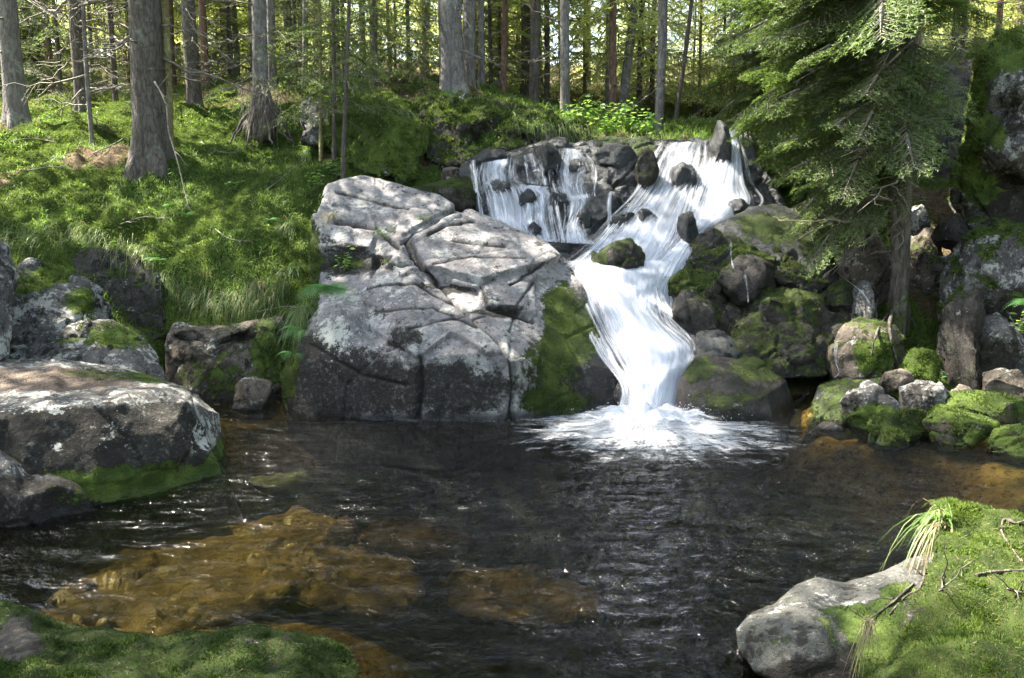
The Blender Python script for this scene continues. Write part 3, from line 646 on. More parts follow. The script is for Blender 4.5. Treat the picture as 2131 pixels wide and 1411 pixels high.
B('rock', 'pale stone with dark streaks against the right edge of the bank', 2052, 2150, 768, 856, 6.85, M['rock_brown'], 74, moss=(.1, .3), mden=6000)
B('rock', 'green mossy block at the right waterline', 1816, 1940, 856, 925, 6.3, M['rock_dark'], 75, moss=(.6, .2), mossmat='mossblade', cut=.6, mden=12000)
B('rock', 'flat pale green slab at the right waterline', 1936, 2070, 860, 925, 6.2, M['rock_brown'], 76, moss=(.55, .2), mossmat='mossbright', cut=.55, mden=10000, depth=1.3)
B('rock', 'mossy stone dipping into the pool at the right edge', 2065, 2190, 888, 960, 5.9, M['rock_brown'], 77, moss=(.55, .2), mossmat='mossblade')
B('rock', 'small round moss stone in the water before the green block', 1830, 1905, 890, 925, 6.1, M['rock_dark'], 78, sub=4, moss=(.6, .2))
B('rock', 'long flat bank stone behind the pale green slab', 1980, 2160, 825, 880, 6.6, M['rock_brown'], 79, moss=(.5, .25), mossmat='mossblade', depth=1.4)
for i, (x0, x1, y0, y1, Y, lb) in enumerate([(1985, 2025, 800, 826, 6.9, 'small brown pebble under the standing slab'), (2060, 2085, 828, 846, 6.6, 'tiny pale pebble on the flat bank stone'), (1700, 1760, 880, 902, 6.6, 'low wet stone at the foot of the wet rock slope'), (2035, 2062, 842, 862, 6.6, 'small grey stone between the bank stones')]):
    B('stone', lb, x0, x1, y0, y1, Y, M['rock_brown'] if i % 2 == 0 else M['rock_pale'], 90 + i, sub=3, moss=(0, .1), mden=0)
relief('cliff_boulder', 'towering pale boulder draped in yellow-green moss at the top right edge',
  [(2040, 110, 8.9), (2075, 65, 9.0), (2131, 45, 9.0), (2300, 40, 8.8), (2400, 300, 8.5), (2350, 520, 8.3), (2200, 530, 8.4), (2110, 520, 8.5), (2010, 470, 8.7), (1975, 420, 8.8), (1995, 330, 8.7), (2010, 240, 8.8)],
  [(2070, 130, 8.6), (2060, 230, 8.5), (2120, 180, 8.2), (2060, 300, 8.3), (2110, 330, 8.1), (2060, 360, 8.6), (2150, 400, 8.6), (2040, 420, 8.5), (2200, 250, 8.0)],
  1.6, .028, M['rock_pale'], 81, amp=.06, fac=.07, fs=1.7, moss=(-.05, .5), paint=[(2030, 170, 40, 110, .9), (2100, 100, 50, 50, .9), (2010, 300, 40, 60, .9), (2030, 400, 60, 70, .8), (2075, 290, 25, 40, .5)],
  darkpaint=[(2110, 430, 70, 70, 1.0)], mossmat='mossblade', mden=8000, mlen=.02)
relief('cliff', 'shadowy dark rock wall with a mossy top behind the spruce',
  [(1890, 150, 12.6), (1960, 135, 12.8), (2050, 120, 12.8), (2120, 140, 12.5), (2120, 420, 11.5), (2000, 440, 11.4), (1900, 400, 11.8), (1880, 280, 12.2)],
  [(1950, 200, 12.1), (2010, 250, 12.0), (1960, 330, 11.8)], 1.5, .045, M['rock_dark'], 83, amp=.06, fac=.08, fs=1.5, moss=(-.4, .9), mossmat='mossblade', mden=4000, mlen=.03)

# --- left bank rocks
relief('rock_wall', 'blocky grey and mossy rock wall below the left grass bank',
  [(340, 865, 7.9), (345, 720, 8.1), (362, 672, 8.35), (440, 678, 8.35), (530, 664, 8.35), (590, 655, 8.45), (600, 870, 7.9), (480, 880, 7.7)],
  [(370, 690, 8.05), (520, 682, 8.05), (370, 698, 8.12), (520, 694, 8.12), (450, 704, 8.02), (380, 730, 7.95), (540, 730, 8.05), (450, 760, 7.85), (400, 820, 7.8), (520, 820, 7.85)],
  .9, .024, M['rock_brown'], 101, amp=.03, fac=.04, fs=2., moss=(.12, .3), paint=[(440, 800, 90, 50, .45), (560, 740, 40, 80, .5)], wetpaint=[(480, 850, 120, 20, .7)], mossmat='mossdark', mden=6000, mlen=.012, cracks=[([(360, 700), (450, 710), (530, 696)], 4, .05)])
relief('rock_wall', 'weathered rock face showing under the overhanging moss behind the left boulders',
  [(110, 530, 8.75), (180, 515, 8.8), (280, 530, 8.75), (340, 575, 8.6), (360, 700, 8.3), (300, 720, 8.2), (220, 680, 8.3), (120, 620, 8.5)],
  [(150, 570, 8.55), (220, 580, 8.5), (280, 620, 8.4), (200, 640, 8.4)], .8, .03, M['rock_dark'], 103, amp=.04, fac=.07, fs=2.4, moss=(.12, .5), mossmat='mossdark', mden=4000)
relief('boulder', 'wide flat-topped boulder with white lichen rim on the left shore',
  [(-120, 1120, 4.45), (-150, 900, 4.9), (-120, 770, 5.5), (-20, 748, 6.1), (120, 745, 6.3), (260, 765, 6.4), (340, 790, 6.3), (400, 815, 6.1), (455, 860, 5.95), (480, 920, 5.75), (505, 975, 5.45), (430, 1010, 5.2), (300, 1045, 4.9), (120, 1090, 4.55)],
  [(0, 860, 4.85), (110, 835, 4.98), (250, 822, 5.2), (330, 812, 5.45), (385, 832, 5.4), (0, 872, 4.78), (110, 848, 4.9), (250, 836, 5.12), (60, 940, 4.72), (200, 920, 4.88), (320, 900, 5.1), (372, 870, 5.3), (430, 900, 5.55), (390, 940, 5.2), (330, 980, 5.0), (200, 1010, 4.75), (60, 1040, 4.6), (140, 790, 5.75), (0, 800, 5.5), (260, 790, 5.9), (460, 960, 5.4)],
  1.3, .016, M['rock_pale'], 107, amp=.016, fac=.02, fs=1.5, moss=(-.3, .05), paint=[(350, 1000, 240, 55, .95), (468, 945, 34, 60, 1.0), (240, 780, 160, 22, .75), (330, 790, 60, 16, .5), (20, 738, 70, 16, .7), (100, 1020, 220, 50, .75)],
  litter=[(60, 790, 200, 34, .62), (200, 795, 110, 22, .4)], lichpaint=[(200, 836, 200, 14, .36), (60, 855, 110, 14, .36), (235, 905, 60, 50, .38), (430, 880, 60, 60, .4), (420, 940, 40, 50, .25), (100, 900, 120, 60, .12), (210, 750, 90, 12, .5), (120, 930, 20, 20, .4)],
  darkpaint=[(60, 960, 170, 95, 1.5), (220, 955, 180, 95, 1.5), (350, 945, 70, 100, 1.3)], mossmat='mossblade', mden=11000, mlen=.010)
relief('boulder', 'low mossy wedge of rock dipping into the pool at the left edge',
  [(-150, 1120, 4.2), (-140, 960, 4.5), (-60, 930, 4.7), (0, 930, 4.7), (60, 965, 4.75), (150, 990, 4.8), (215, 1005, 4.85), (262, 1035, 4.8), (180, 1070, 4.55), (60, 1100, 4.35)],
  [(20, 960, 4.55), (120, 1010, 4.6), (180, 1030, 4.65), (40, 1040, 4.4), (-60, 1000, 4.35)], .6, .016, M['rock_pale'], 109, amp=.015, fac=.02, fs=1.8, moss=(-.1, .1), paint=[(170, 1025, 110, 35, .5), (0, 1060, 100, 60, .2)], lichpaint=[(60, 975, 60, 20, .5)], darkpaint=[(40, 1050, 200, 60, .9)], mossmat='mossdark', mden=12000, mlen=.009)
relief('boulder', 'rounded lichen-spotted boulder on the left shore behind the flat-topped one',
  [(60, 760, 6.5), (90, 700, 6.8), (160, 680, 7.0), (230, 668, 7.1), (290, 690, 7.1), (330, 740, 6.9), (352, 800, 6.5), (340, 850, 6.2), (200, 860, 6.2), (80, 830, 6.3)],
  [(200, 740, 6.5), (280, 750, 6.5), (250, 800, 6.3), (130, 740, 6.5)], .9, .022, M['rock_pale'], 111, amp=.03, fac=.05, fs=2.4, moss=(.02, .3), paint=[(250, 700, 70, 25, .5), (150, 700, 60, 20, .3)], mossmat='mossblade', mden=9000)
relief('boulder', 'sloping grey boulder with bright moss clumps high on the left shore',
  [(-60, 760, 6.6), (-60, 600, 7.1), (20, 555, 7.5), (60, 545, 7.6), (130, 555, 7.7), (180, 580, 7.7), (215, 620, 7.5), (238, 680, 7.2), (180, 740, 6.8), (60, 760, 6.6)],
  [(60, 620, 7.0), (130, 620, 7.2), (180, 640, 7.1), (100, 690, 6.8), (170, 700, 6.8), (40, 680, 6.8)], .9, .022, M['rock_pale'], 113, amp=.04, fac=.06, fs=2.6, moss=(-.02, .3), paint=[(170, 625, 35, 30, .8), (110, 570, 50, 20, .7), (60, 600, 60, 40, .3)], mossmat='mossbright', mden=12000, mlen=.016)
relief('boulder', 'upright grey rock cut off by the left edge of the view',
  [(-160, 780, 5.9), (-160, 500, 6.4), (-40, 490, 6.6), (10, 505, 6.7), (35, 560, 6.6), (25, 640, 6.4), (20, 740, 6.1), (-50, 790, 5.9)],
  [(-20, 600, 6.2), (0, 680, 6.1), (-60, 620, 6.1)], .6, .022, M['rock_pale'], 115, amp=.03, fac=.03, moss=(-.4, .1), mden=0)
B('rock', 'small mossy stone at the back left corner of the pool', 474, 562, 788, 858, 7.45, M['rock_brown'], 117, moss=(.15, -.1), mossmat='mossdark', sub=4)
B('rock', 'round moss cushion boulder between the trunks on the forest floor', 425, 500, 172, 232, 15, M['rock_brown'], 119, moss=(.55, .4), mossmat='mossblade', mden=3000, mlen=.04, sub=4)
B('rock', 'sunlit grey forest boulder with pale moss top at far left', 105, 190, 188, 240, 15.5, M['rock_pale'], 121, moss=(.2, .5), mossmat='mossbright', mden=3000, mlen=.04, sub=4)
B('rock', 'dark forest boulder between the second and third left trunks', 195, 275, 195, 245, 16, M['rock_dark'], 123, moss=(.2, .5), mden=2500, mlen=.04, sub=4)
relief('boulder', 'tall mossy boulder with a grey left face, saplings on top, above the great boulder',
  [(630, 290, 11.3), (632, 220, 11.8), (655, 172, 12.0), (700, 165, 12.0), (760, 185, 12), (850, 215, 11.6), (890, 265, 11.2), (880, 330, 10.6), (840, 375, 10.2), (790, 370, 10.1), (720, 340, 10.4), (690, 310, 10.8)],
  [(660, 260, 11.2), (720, 230, 11.2), (800, 260, 10.8), (760, 310, 10.4), (830, 320, 10.2), (840, 270, 10.7), (680, 210, 11.5)], 1.4, .035, M['rock_pale'], 125, amp=.16, fac=.07, fs=1.9, moss=(.75, .3), paint=[(645, 255, 28, 45, -1.3)],
  mossmat='mossblade', mden=6500, mlen=.030)
relief('boulder', 'overhanging dark rock with hanging moss above the thin cascade',
  [(880, 330, 10.9), (885, 250, 11.4), (880, 200, 12.0), (950, 190, 12.4), (1060, 205, 12.4), (1150, 235, 12.2), (1215, 268, 12.0), (1230, 292, 11.8), (1150, 296, 11.3), (1080, 308, 11.0), (980, 335, 10.7), (920, 350, 10.7)],
  [(940, 240, 11.3), (960, 265, 11.1), (1050, 240, 11.5), (1080, 272, 11.2), (1000, 285, 11.4), (1150, 262, 11.6), (1080, 292, 11.5), (930, 300, 11.2), (900, 300, 11.0), (960, 320, 11.0), (1180, 280, 11.8)], 1.4, .035, M['rock_dark'], 127, amp=.14, fac=.09, fs=1.8,
  moss=(.1, .75), paint=[(1080, 250, 90, 22, .5), (950, 230, 60, 30, .5)], mossmat='mossblade', mden=6500, mlen=.034)
# --- foreground
relief('mossy_rock', 'low green moss-covered slab in the water along the bottom edge',
  [(-60, 1250, 3.15), (20, 1262, 3.1), (90, 1300, 3.02), (180, 1312, 2.98), (330, 1330, 2.92), (420, 1316, 2.95), (540, 1306, 2.98), (660, 1325, 2.92), (720, 1355, 2.84), (742, 1395, 2.76), (730, 1450, 2.6), (650, 1560, 2.3), (300, 1600, 2.2), (-60, 1600, 2.2), (-100, 1400, 2.7)],
  [(60, 1340, 2.75), (250, 1370, 2.68), (450, 1350, 2.7), (620, 1365, 2.68), (400, 1450, 2.4), (600, 1450, 2.45), (100, 1450, 2.4)], .35, .009, M['rock_dark'], 131, amp=.035, fac=.012, fs=2.2, moss=(.65, .2), paint=[(30, 1330, 50, 50, -.8)], mossmat='mossdeep', mden=50000, mlen=.010, fine=1.2)
relief('boulder', 'smooth pale granite boulder with a raised tail leading up to the mossy mound',
  [(1535, 1345, 2.85), (1530, 1310, 2.92), (1560, 1275, 3.0), (1610, 1255, 3.05), (1660, 1215, 3.15), (1700, 1202, 3.2), (1760, 1215, 3.2), (1830, 1190, 3.25), (1900, 1158, 3.35), (1950, 1150, 3.4), (1990, 1200, 3.2), (1960, 1300, 2.9), (1850, 1400, 2.6), (1760, 1440, 2.6), (1650, 1435, 2.65), (1570, 1400, 2.75)],
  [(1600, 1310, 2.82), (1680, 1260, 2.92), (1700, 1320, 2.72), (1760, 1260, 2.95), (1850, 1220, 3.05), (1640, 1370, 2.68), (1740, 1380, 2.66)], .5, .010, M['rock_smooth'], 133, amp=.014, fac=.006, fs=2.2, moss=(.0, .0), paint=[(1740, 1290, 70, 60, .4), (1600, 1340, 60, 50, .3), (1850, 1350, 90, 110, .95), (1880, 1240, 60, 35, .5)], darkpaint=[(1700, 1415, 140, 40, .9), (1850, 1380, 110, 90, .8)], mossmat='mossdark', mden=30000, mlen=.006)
relief('mossy_mound', 'sunlit bright green moss mound with roots in the right foreground',
  [(1935, 1070, 3.45), (1960, 1048, 3.5), (2020, 1050, 3.5), (2070, 1075, 3.45), (2131, 1085, 3.45), (2300, 1030, 3.7), (2450, 1200, 3.0), (2400, 1700, 1.9), (1850, 1700, 1.95), (1790, 1500, 2.3), (1820, 1400, 2.5), (1880, 1300, 2.75), (1930, 1200, 3.0), (1930, 1120, 3.2)],
  [(1990, 1120, 3.15), (2080, 1140, 3.1), (1980, 1220, 2.85), (2060, 1230, 2.8), (1900, 1330, 2.5), (1980, 1330, 2.45), (2100, 1350, 2.4), (1870, 1400, 2.35), (2000, 1500, 2.1), (1880, 1500, 2.15), (2200, 1250, 2.7), (2200, 1450, 2.2)],
  .6, .012, M['rock_dark'], 137, amp=.06, fac=.02, fs=2., moss=(.85, .2), paint=[(1890, 1250, 45, 70, -.45), (1820, 1330, 50, 60, -.5), (2060, 1100, 40, 25, -.4)], mossmat='mossbright', mden=45000, mlen=.011, cat='mossy mound')
# --- stones under the water
for i, (px, py, z, r, lb) in enumerate([(250, 1180, -.36, .30, 'ochre submerged stone nearest the low mossy wedge'), (520, 1130, -.36, .34, 'brown submerged slab in the sunlit shallows'), (420, 1240, -.33, .32, 'broad submerged stone before the green slab'),
        (700, 1200, -.36, .30, 'golden submerged stone in the middle shallows'), (1080, 1240, -.5, .26, 'dim submerged stone in the deep water near the bottom'), (860, 1120, -.5, .22, 'small submerged stone at the edge of the shallows'), (190, 1270, -.30, .22, 'ochre submerged cobble by the lower left slab')]):
    p = Wt(px, py, z); v, t = ico(5); rs = np.random.RandomState(200 + i)
    v = v * np.array([r * 2.0, r * 1.3, .08]) ; v = v @ np.array(Matrix.Rotation(rs.rand() * 3, 3, 'Z')).T + np.array(p)
    finish_rock('submerged_stone', lb, v, t, M['rock_bed'], 200 + i, amp=.05, fac=.06, fs=3.6, moss=(-.9, 0), mden=0, group='stones under the pool water')
p = Wt(570, 1003, -.16); v, t = ico(4)
finish_rock('submerged_stone', 'bright green mossy stone just under the water by the left boulder', v * np.array([.26, .13, .07]) + np.array(p), t, M['rock_dark'], 215, amp=.08, fac=.05, fs=4, moss=(1., 0), mden=20000, mlen=.012, mossmat='mossbright')


# ------------------------------------------------------------------ pool water
FOOT = Wt(1350, 880)
def build_water():
    nx, ny = 560, 430
    xs = np.linspace(-6.5, 6.5, nx); ys = np.linspace(.2, 8.6, ny)
    X, Yy = np.meshgrid(xs, ys)
    x, y = X.ravel(), Yy.ravel()
    dx, dy = x - FOOT.x, y - FOOT.y; r = np.hypot(dx, dy * 1.15); th = np.arctan2(dx, -dy)
    act = np.exp(-(r / 2.2) ** 2) ; act2 = np.exp(-(r / 4.0) ** 2)
    # ripples run outwards from the foot of the fall; streaky along the flow
    pp = np.stack([th * 9, r * 2.6, np.zeros(len(x))], 1)
    z = .010 * act2 * fbm(pp * np.array([1, 1.6, 1]), 3, 4)
    pc = np.stack([x * 2.2, y * 4.5, np.zeros(len(x))], 1)
    z += (.004 + .022 * act) * fbm(pc, 8, 4) + (.002 + .008 * act2) * fbm(pc * 3.1, 9, 3)
    z += .05 * np.exp(-(r / .45) ** 2)
    v = np.stack([x, y, z], 1)
    a = (np.arange(ny - 1)[:, None] * nx + np.arange(nx - 1)[None]).ravel()
    q = np.stack([a, a + 1, a + nx + 1, a + nx], 1)
    n0 = len(v)
    corners = [0, nx - 1, nx * ny - 1, nx * (ny - 1)]
    # closed body of water: skirt + bottom
    edge = list(range(0, nx)) + [nx * k + nx - 1 for k in range(1, ny)] + list(range(nx * ny - 2, nx * (ny - 1) - 1, -1)) + [nx * k for k in range(ny - 2, 0, -1)]
    bot = v[edge].copy(); bot[:, 2] = -2.2
    ne = len(edge)
    v = np.concatenate([v, bot, [[0, 4.4, -2.2]]])
    tr = []
    for i in range(ne):
        j = (i + 1) % ne
        tr += [[edge[j], edge[i], n0 + i], [edge[j], n0 + i, n0 + j], [n0 + j, n0 + i, n0 + ne]]
    m = NT('pool_water')
    uvn = m.n('ShaderNodeUVMap').outputs[0]
    sep = m.n('ShaderNodeSeparateXYZ'); m.t.links.new(uvn, sep.inputs[0])
    rad = sep.outputs[1]                       # distance from the foot in metres
    # foam: wisps and broken streaks; faint outer ones also paint silvery sky reflection
    pol = m.map((10, 3.0, 1), uvn)             # stretched along the flow
    st = m.noise(1.0, 6, .68, pol, .8)
    car = m.noise(3.0, 6, .72, m.map((.8, 3.4, 1)), .9)
    web = m.noise(9.0, 5, .7, m.map((1.0, 2.2, 1)), 1.2)
    mixn = m.math('ADD', m.math('MULTIPLY', st, .34), m.math('ADD', m.math('MULTIPLY', car, .36), m.math('MULTIPLY', web, .30)))
    thr = m.ramp(rad, .2, 1.8, .31, .575)
    thr2 = m.math('ADD', thr, .26)
    foam = m.ramp(mixn, thr, thr2)
    foam = m.math('MULTIPLY', foam, m.ramp(rad, .5, 4.2, .95, .24))
    hgt = m.math('ADD', m.math('MULTIPLY', m.noise(1.0, 5, .62, m.map((22, 3.2, 1), uvn), .7), .75), m.math('MULTIPLY', m.noise(4.0, 5, .6, m.map((1, 1.8, 1)), .8), .7))
    b = m.n('ShaderNodeBump'); b.inputs['Strength'].default_value = 1.0
    m.put(b.inputs['Distance'], m.ramp(rad, 0, 5.0, .19, .032)); m.put(b.inputs['Height'], hgt)
    gl = m.n('ShaderNodeBsdfGlossy'); gl.inputs['Roughness'].default_value = .06; m.put(gl.inputs['Normal'], b.outputs[0])
    tr_ = m.n('ShaderNodeBsdfTransparent'); tr_.inputs[0].default_value = (.93, .93, .9, 1)
    fr = m.n('ShaderNodeFresnel'); fr.inputs['IOR'].default_value = 1.33; m.put(fr.inputs['Normal'], b.outputs[0])
    mx = m.n('ShaderNodeMixShader'); m.t.links.new(fr.outputs[0], mx.inputs[0]); m.t.links.new(tr_.outputs[0], mx.inputs[1]); m.t.links.new(gl.outputs[0], mx.inputs[2])
    m.set(Base_Color=(.80, .83, .88), Roughness=.5); m.put(m.b.inputs['Normal'], b.outputs[0])
    m2 = m.n('ShaderNodeMixShader'); m.put(m2.inputs[0], m.math('MULTIPLY', foam, .95)); m.t.links.new(mx.outputs[0], m2.inputs[1]); m.t.links.new(m.b.outputs[0], m2.inputs[2])
    m.t.links.new(m2.outputs[0], m.out.inputs['Surface'])
    va = m.n('ShaderNodeVolumeAbsorption'); va.inputs[0].default_value = (.60, .56, .30, 1); va.inputs[1].default_value = 3.4
    m.t.links.new(va.outputs[0], m.out.inputs['Volume'])
    uv = np.zeros((len(v), 2)); uv[:n0, 0] = th; uv[:n0, 1] = np.hypot(dx, dy)
    o = mesh_np('water', v, np.array(tr), m.mat, quads=q, uv=uv)
    tag(o, 'clear brown pool water with ripples and foam streaks spreading from the fall', kind='structure')
    return o
build_water()

# ------------------------------------------------------------------ falling water
def water_mat(name, dens=.0, us=30., vs=1.6):
    m = NT(name)
    uvn = m.n('ShaderNodeUVMap').outputs[0]
    a = m.noise(1.0, 4, .55, m.map((us * .7, vs, 1), uvn), .3)
    b = m.noise(1.0, 4, .6, m.map((us * 3.4, vs * 2.2, 1), uvn), .2)
    big = m.noise(1.0, 3, .5, m.map((us * .25, vs * 1.5, 1), uvn), .5)
    s = m.math('ADD', m.math('ADD', m.math('MULTIPLY', a, .46), m.math('MULTIPLY', b, .12)), m.math('MULTIPLY', big, .42))
    d = m.attr('dens')
    al = m.ramp(m.math('ADD', s, m.math('MULTIPLY', m.math('SUBTRACT', d, .5), .75)),   .25, .70)
    m.set(Base_Color=(.60, .63, .70), Roughness=.5)
    b2 = m.n('ShaderNodeBump'); b2.inputs['Strength'].default_value = .22; b2.inputs['Distance'].default_value = .02; m.put(b2.inputs['Height'], m.math('ADD', a, m.math('MULTIPLY', b, .5)))
    m.put(m.b.inputs['Normal'], b2.outputs[0])
    tl = m.n('ShaderNodeBsdfTranslucent'); m.put(tl.inputs[0], (.66, .69, .76))
    mx = m.n('ShaderNodeMixShader'); mx.inputs[0].default_value = .35; m.t.links.new(m.b.outputs[0], mx.inputs[1]); m.t.links.new(tl.outputs[0], mx.inputs[2])
    tp = m.n('ShaderNodeBsdfTransparent')
    m2 = m.n('ShaderNodeMixShader'); m.put(m2.inputs[0], m.math('MULTIPLY', al, .96)); m.t.links.new(tp.outputs[0], m2.inputs[1]); m.t.links.new(mx.outputs[0], m2.inputs[2])
    m.t.links.new(m2.outputs[0], m.out.inputs['Surface'])
    return m.mat
M['fall'] = water_mat('falling_water')
def cr(pts, t):
    pts = np.asarray(pts, float); n = len(pts); u = t * (n - 1); i = np.clip(np.floor(u).astype(int), 0, n - 2); f = (u - i)[:, None]
    p0 = pts[np.maximum(i - 1, 0)]; p1 = pts[i]; p2 = pts[i + 1]; p3 = pts[np.minimum(i + 2, n - 1)]
    return .5 * ((2 * p1) + (-p0 + p2) * f + (2 * p0 - 5 * p1 + 4 * p2 - p3) * f ** 2 + (-p0 + 3 * p1 - 3 * p2 + p3) * f ** 3)
def sheet(name, parent, L, R, off=.07, dens=(.5, .8, .8), edge=.35, layers=2, nu=70, nv=160, seed=1, bulge=.06, flow=1.0):
    """sheet of falling water lying on the bedrock between two traced edges; dens = density at top, middle, bottom"""
    tv = np.linspace(0, 1, nv); l = cr(L, tv); r = cr(R, tv)
    mid_ = (l + r) / 2; wob = 1.10 + .10 * vnoise(np.stack([tv * 9 + seed, tv * 0, tv * 0], 1), seed)[:, None]; l = mid_ + (l - mid_) * wob; r = mid_ + (r - mid_) * (2.2 - wob)
    uu = np.linspace(0, 1, nu)
    for k in range(layers):
        g = l[:, None] * (1 - uu)[None, :, None] + r[:, None] * uu[None, :, None]
        Yd = np.full((nv, nu), np.nan)
        for i in range(0, nv, 4):
            for j in range(0, nu, 5):
                h = ray(BEDBVH, g[i, j, 0], g[i, j, 1])
                Yd[i, j] = h[0].y if h[0] is not None else np.nan
        S = Yd[0:nv:4, 0:nu:5].copy()
        med = np.nanmedian(S, axis=1); med = np.where(np.isnan(med), np.nanmean(S), med)
        for i in range(S.shape[0]): S[i] = np.where(np.isnan(S[i]) | (np.abs(S[i] - med[i]) > .8), med[i], S[i])
        for _ in range(3):
            Sp = np.pad(S, 1, mode='edge'); S = (Sp[:-2, 1:-1] + Sp[2:, 1:-1] + Sp[1:-1, :-2] + Sp[1:-1, 2:] + 2 * S) / 6
        fi = np.linspace(0, S.shape[0] - 1, nv); fj = np.linspace(0, S.shape[1] - 1, nu)
        A = np.stack([np.interp(fi, np.arange(S.shape[0]), S[:, c]) for c in range(S.shape[1])], 1)
        A = np.stack([np.interp(fj, np.arange(S.shape[1]), A[rr]) for rr in range(nv)], 0)
        rn = fbm(np.stack([np.broadcast_to(uu * 14, (nv, nu)).ravel(), np.broadcast_to(tv[:, None] * 2.5, (nv, nu)).ravel(), np.full(nv * nu, k * 5. + seed)], 1), seed, 3).reshape(nv, nu)
        A = A - off - .045 * k - bulge * (1 - (2 * uu - 1) ** 2)[None] - .018 * rn
        px, py = g[..., 0].ravel(), g[..., 1].ravel(); yy = A.ravel()
        dx = (px - 1065.5) / FPX; dy = (705.5 - py) / FPX; d1 = CT + dy * ST; d2 = -ST + dy * CT
        v = np.stack([dx * yy / d1, yy, CAMH + d2 * yy / d1], 1)
        dn = np.interp(tv, [0, .5, 1], dens)[:, None] - (edge * 2.2 * np.abs(2 * uu - 1) ** 3)[None] - .12 * k
        dn = dn - .5 * sstep(.04, 0, tv)[:, None]
        q0 = (np.arange(nv - 1)[:, None] * nu + np.arange(nu - 1)[None]).ravel()
        q = np.stack([q0, q0 + nu, q0 + nu + 1, q0 + 1], 1)
        wid = np.abs(l[:, 0] - r[:, 0]).mean() / 220.
        leng = np.abs(l[-1, 1] - l[0, 1]) / 250.
        uv = np.stack([np.broadcast_to(uu * wid, (nv, nu)).ravel() + seed * 3.7 + k * 1.3, np.broadcast_to(tv[:, None] * leng * flow, (nv, nu)).ravel() + seed + k * .7], 1)
        mesh_np(name, v, None, M['fall'], parent, quads=q, attrs={'dens': dn.ravel()}, uv=uv)
SHEETS = []
_sheet = sheet
def sheet(name, parent, L, R, off=.07, threads=0, tl=(.25, .6), tw=.006, **k):
    _sheet(name, parent, L, R, off=off, **k)
    if not threads: return
    rs = np.random.RandomState(k.get('seed', 1) + 70); g = 36
    tv = np.linspace(0, 1, g); l = cr(L, tv); r = cr(R, tv); G = np.zeros((g, 13, 3)); last = None
    for i in range(g):
        for j in range(13):
            p = l[i] + (r[i] - l[i]) * (-.06 + 1.12 * j / 12); h = ray(BEDBVH, p[0], p[1])
            Y_ = h[0].y if h[0] is not None else (last if last else 9.)
            if last and abs(Y_ - last) > 1.: Y_ = last
            last = Y_; G[i, j] = (p[0], p[1], Y_)
        last = G[i, 0, 2]
    for _ in range(2): G[1:-1, :, 2] = (G[:-2, :, 2] + G[2:, :, 2] + G[1:-1, :, 2]) / 3
    def at(u, v):
        a = np.clip(u, 0, 1) * 12; b = np.clip(v, 0, 1) * (g - 1); i = np.clip(b.astype(int), 0, g - 2); j = np.clip(a.astype(int), 0, 11); fa = (a - j)[:, None]; fb = (b - i)[:, None]
        return (G[i, j] * (1 - fa) + G[i, j + 1] * fa) * (1 - fb) + (G[i + 1, j] * (1 - fa) + G[i + 1, j + 1] * fa) * fb
    VV = []; QQ = []; DD = []; nn = 0; K = 14; ALP = []
    cen = rs.rand(max(3, threads // 14))
    for q_ in range(threads):
        u0 = rs.rand() if q_ % 3 == 0 else float(np.clip(cen[rs.randint(len(cen))] + rs.randn() * .022, 0, 1)); ln = rs.uniform(*tl); v0 = rs.uniform(-.05, 1.02 - ln * .6); t = np.linspace(0, 1, K)
        u = u0 + (rs.randn() * .03) * t + 0; v = v0 + ln * t
        w3 = at(u, v); out = rs.rand() * .10 + .02; yy = w3[:, 2] - off - out * np.sin(np.clip(t * 1.3, 0, 1) * 1.57) 
        c = np.array([P(a_, b_, y_)[:] for a_, b_, y_ in zip(w3[:, 0], w3[:, 1], yy)])
        w = 2.8 * tw * (.5 + rs.rand()) * np.sin(np.pi * (t * .94 + .04)) ** .6
        for s_ in (-1, 0, 1): ALP.append((s_ == 0) * np.sin(np.pi * np.clip(t * .96 + .02, 0, 1)) ** .8 * (.35 + .65 * rs.rand()))
        for s_ in (-1, 0, 1): VV.append(c + np.stack([s_ * w, -.6 * w * (s_ == 0), 0 * w], 1))
        for k_ in range(2):
            b0 = nn + k_ * K + np.arange(K - 1); QQ.append(np.stack([b0, b0 + 1, b0 + K + 1, b0 + K], 1))
        nn += 3 * K
    VV = np.concatenate(VV); QQ = np.concatenate(QQ)
    o = mesh_np('strands', VV, None, M['strand'], parent, quads=QQ, attrs={'dens': np.concatenate(ALP)}); o['kind'] = 'stuff'
def strand_mat():
    m = NT('water_threads'); m.set(Base_Color=(.85, .88, .94), Roughness=.3)
    tl = m.n('ShaderNodeBsdfTranslucent'); m.put(tl.inputs[0], (.85, .88, .94)); mx = m.n('ShaderNodeMixShader'); mx.inputs[0].default_value = .55
    m.t.links.new(m.b.outputs[0], mx.inputs[1]); m.t.links.new(tl.outputs[0], mx.inputs[2])
    tp = m.n('ShaderNodeBsdfTransparent'); m2 = m.n('ShaderNodeMixShader'); m.put(m2.inputs[0], m.math('MULTIPLY', m.attr('dens'), .55))
    m.t.links.new(tp.outputs[0], m2.inputs[1]); m.t.links.new(mx.outputs[0], m2.inputs[2]); m.t.links.new(m2.outputs[0], m.out.inputs['Surface'])
    return m.mat
M['strand'] = strand_mat()
wf = thing('waterfall', 'broad white waterfall pouring over dark rock into the pool', 'waterfall', FOOT)
def pts(*a): return [(a[i], a[i + 1]) for i in range(0, len(a), 2)]
sheet('upper_stream', wf, pts(1385, 292, 1352, 340, 1325, 400, 1275, 455, 1220, 520, 1170, 556), pts(1478, 290, 1480, 330, 1462, 390, 1448, 450, 1430, 510, 1400, 560), dens=(.46, .42, .82), seed=1, layers=3, threads=190, tw=.007)
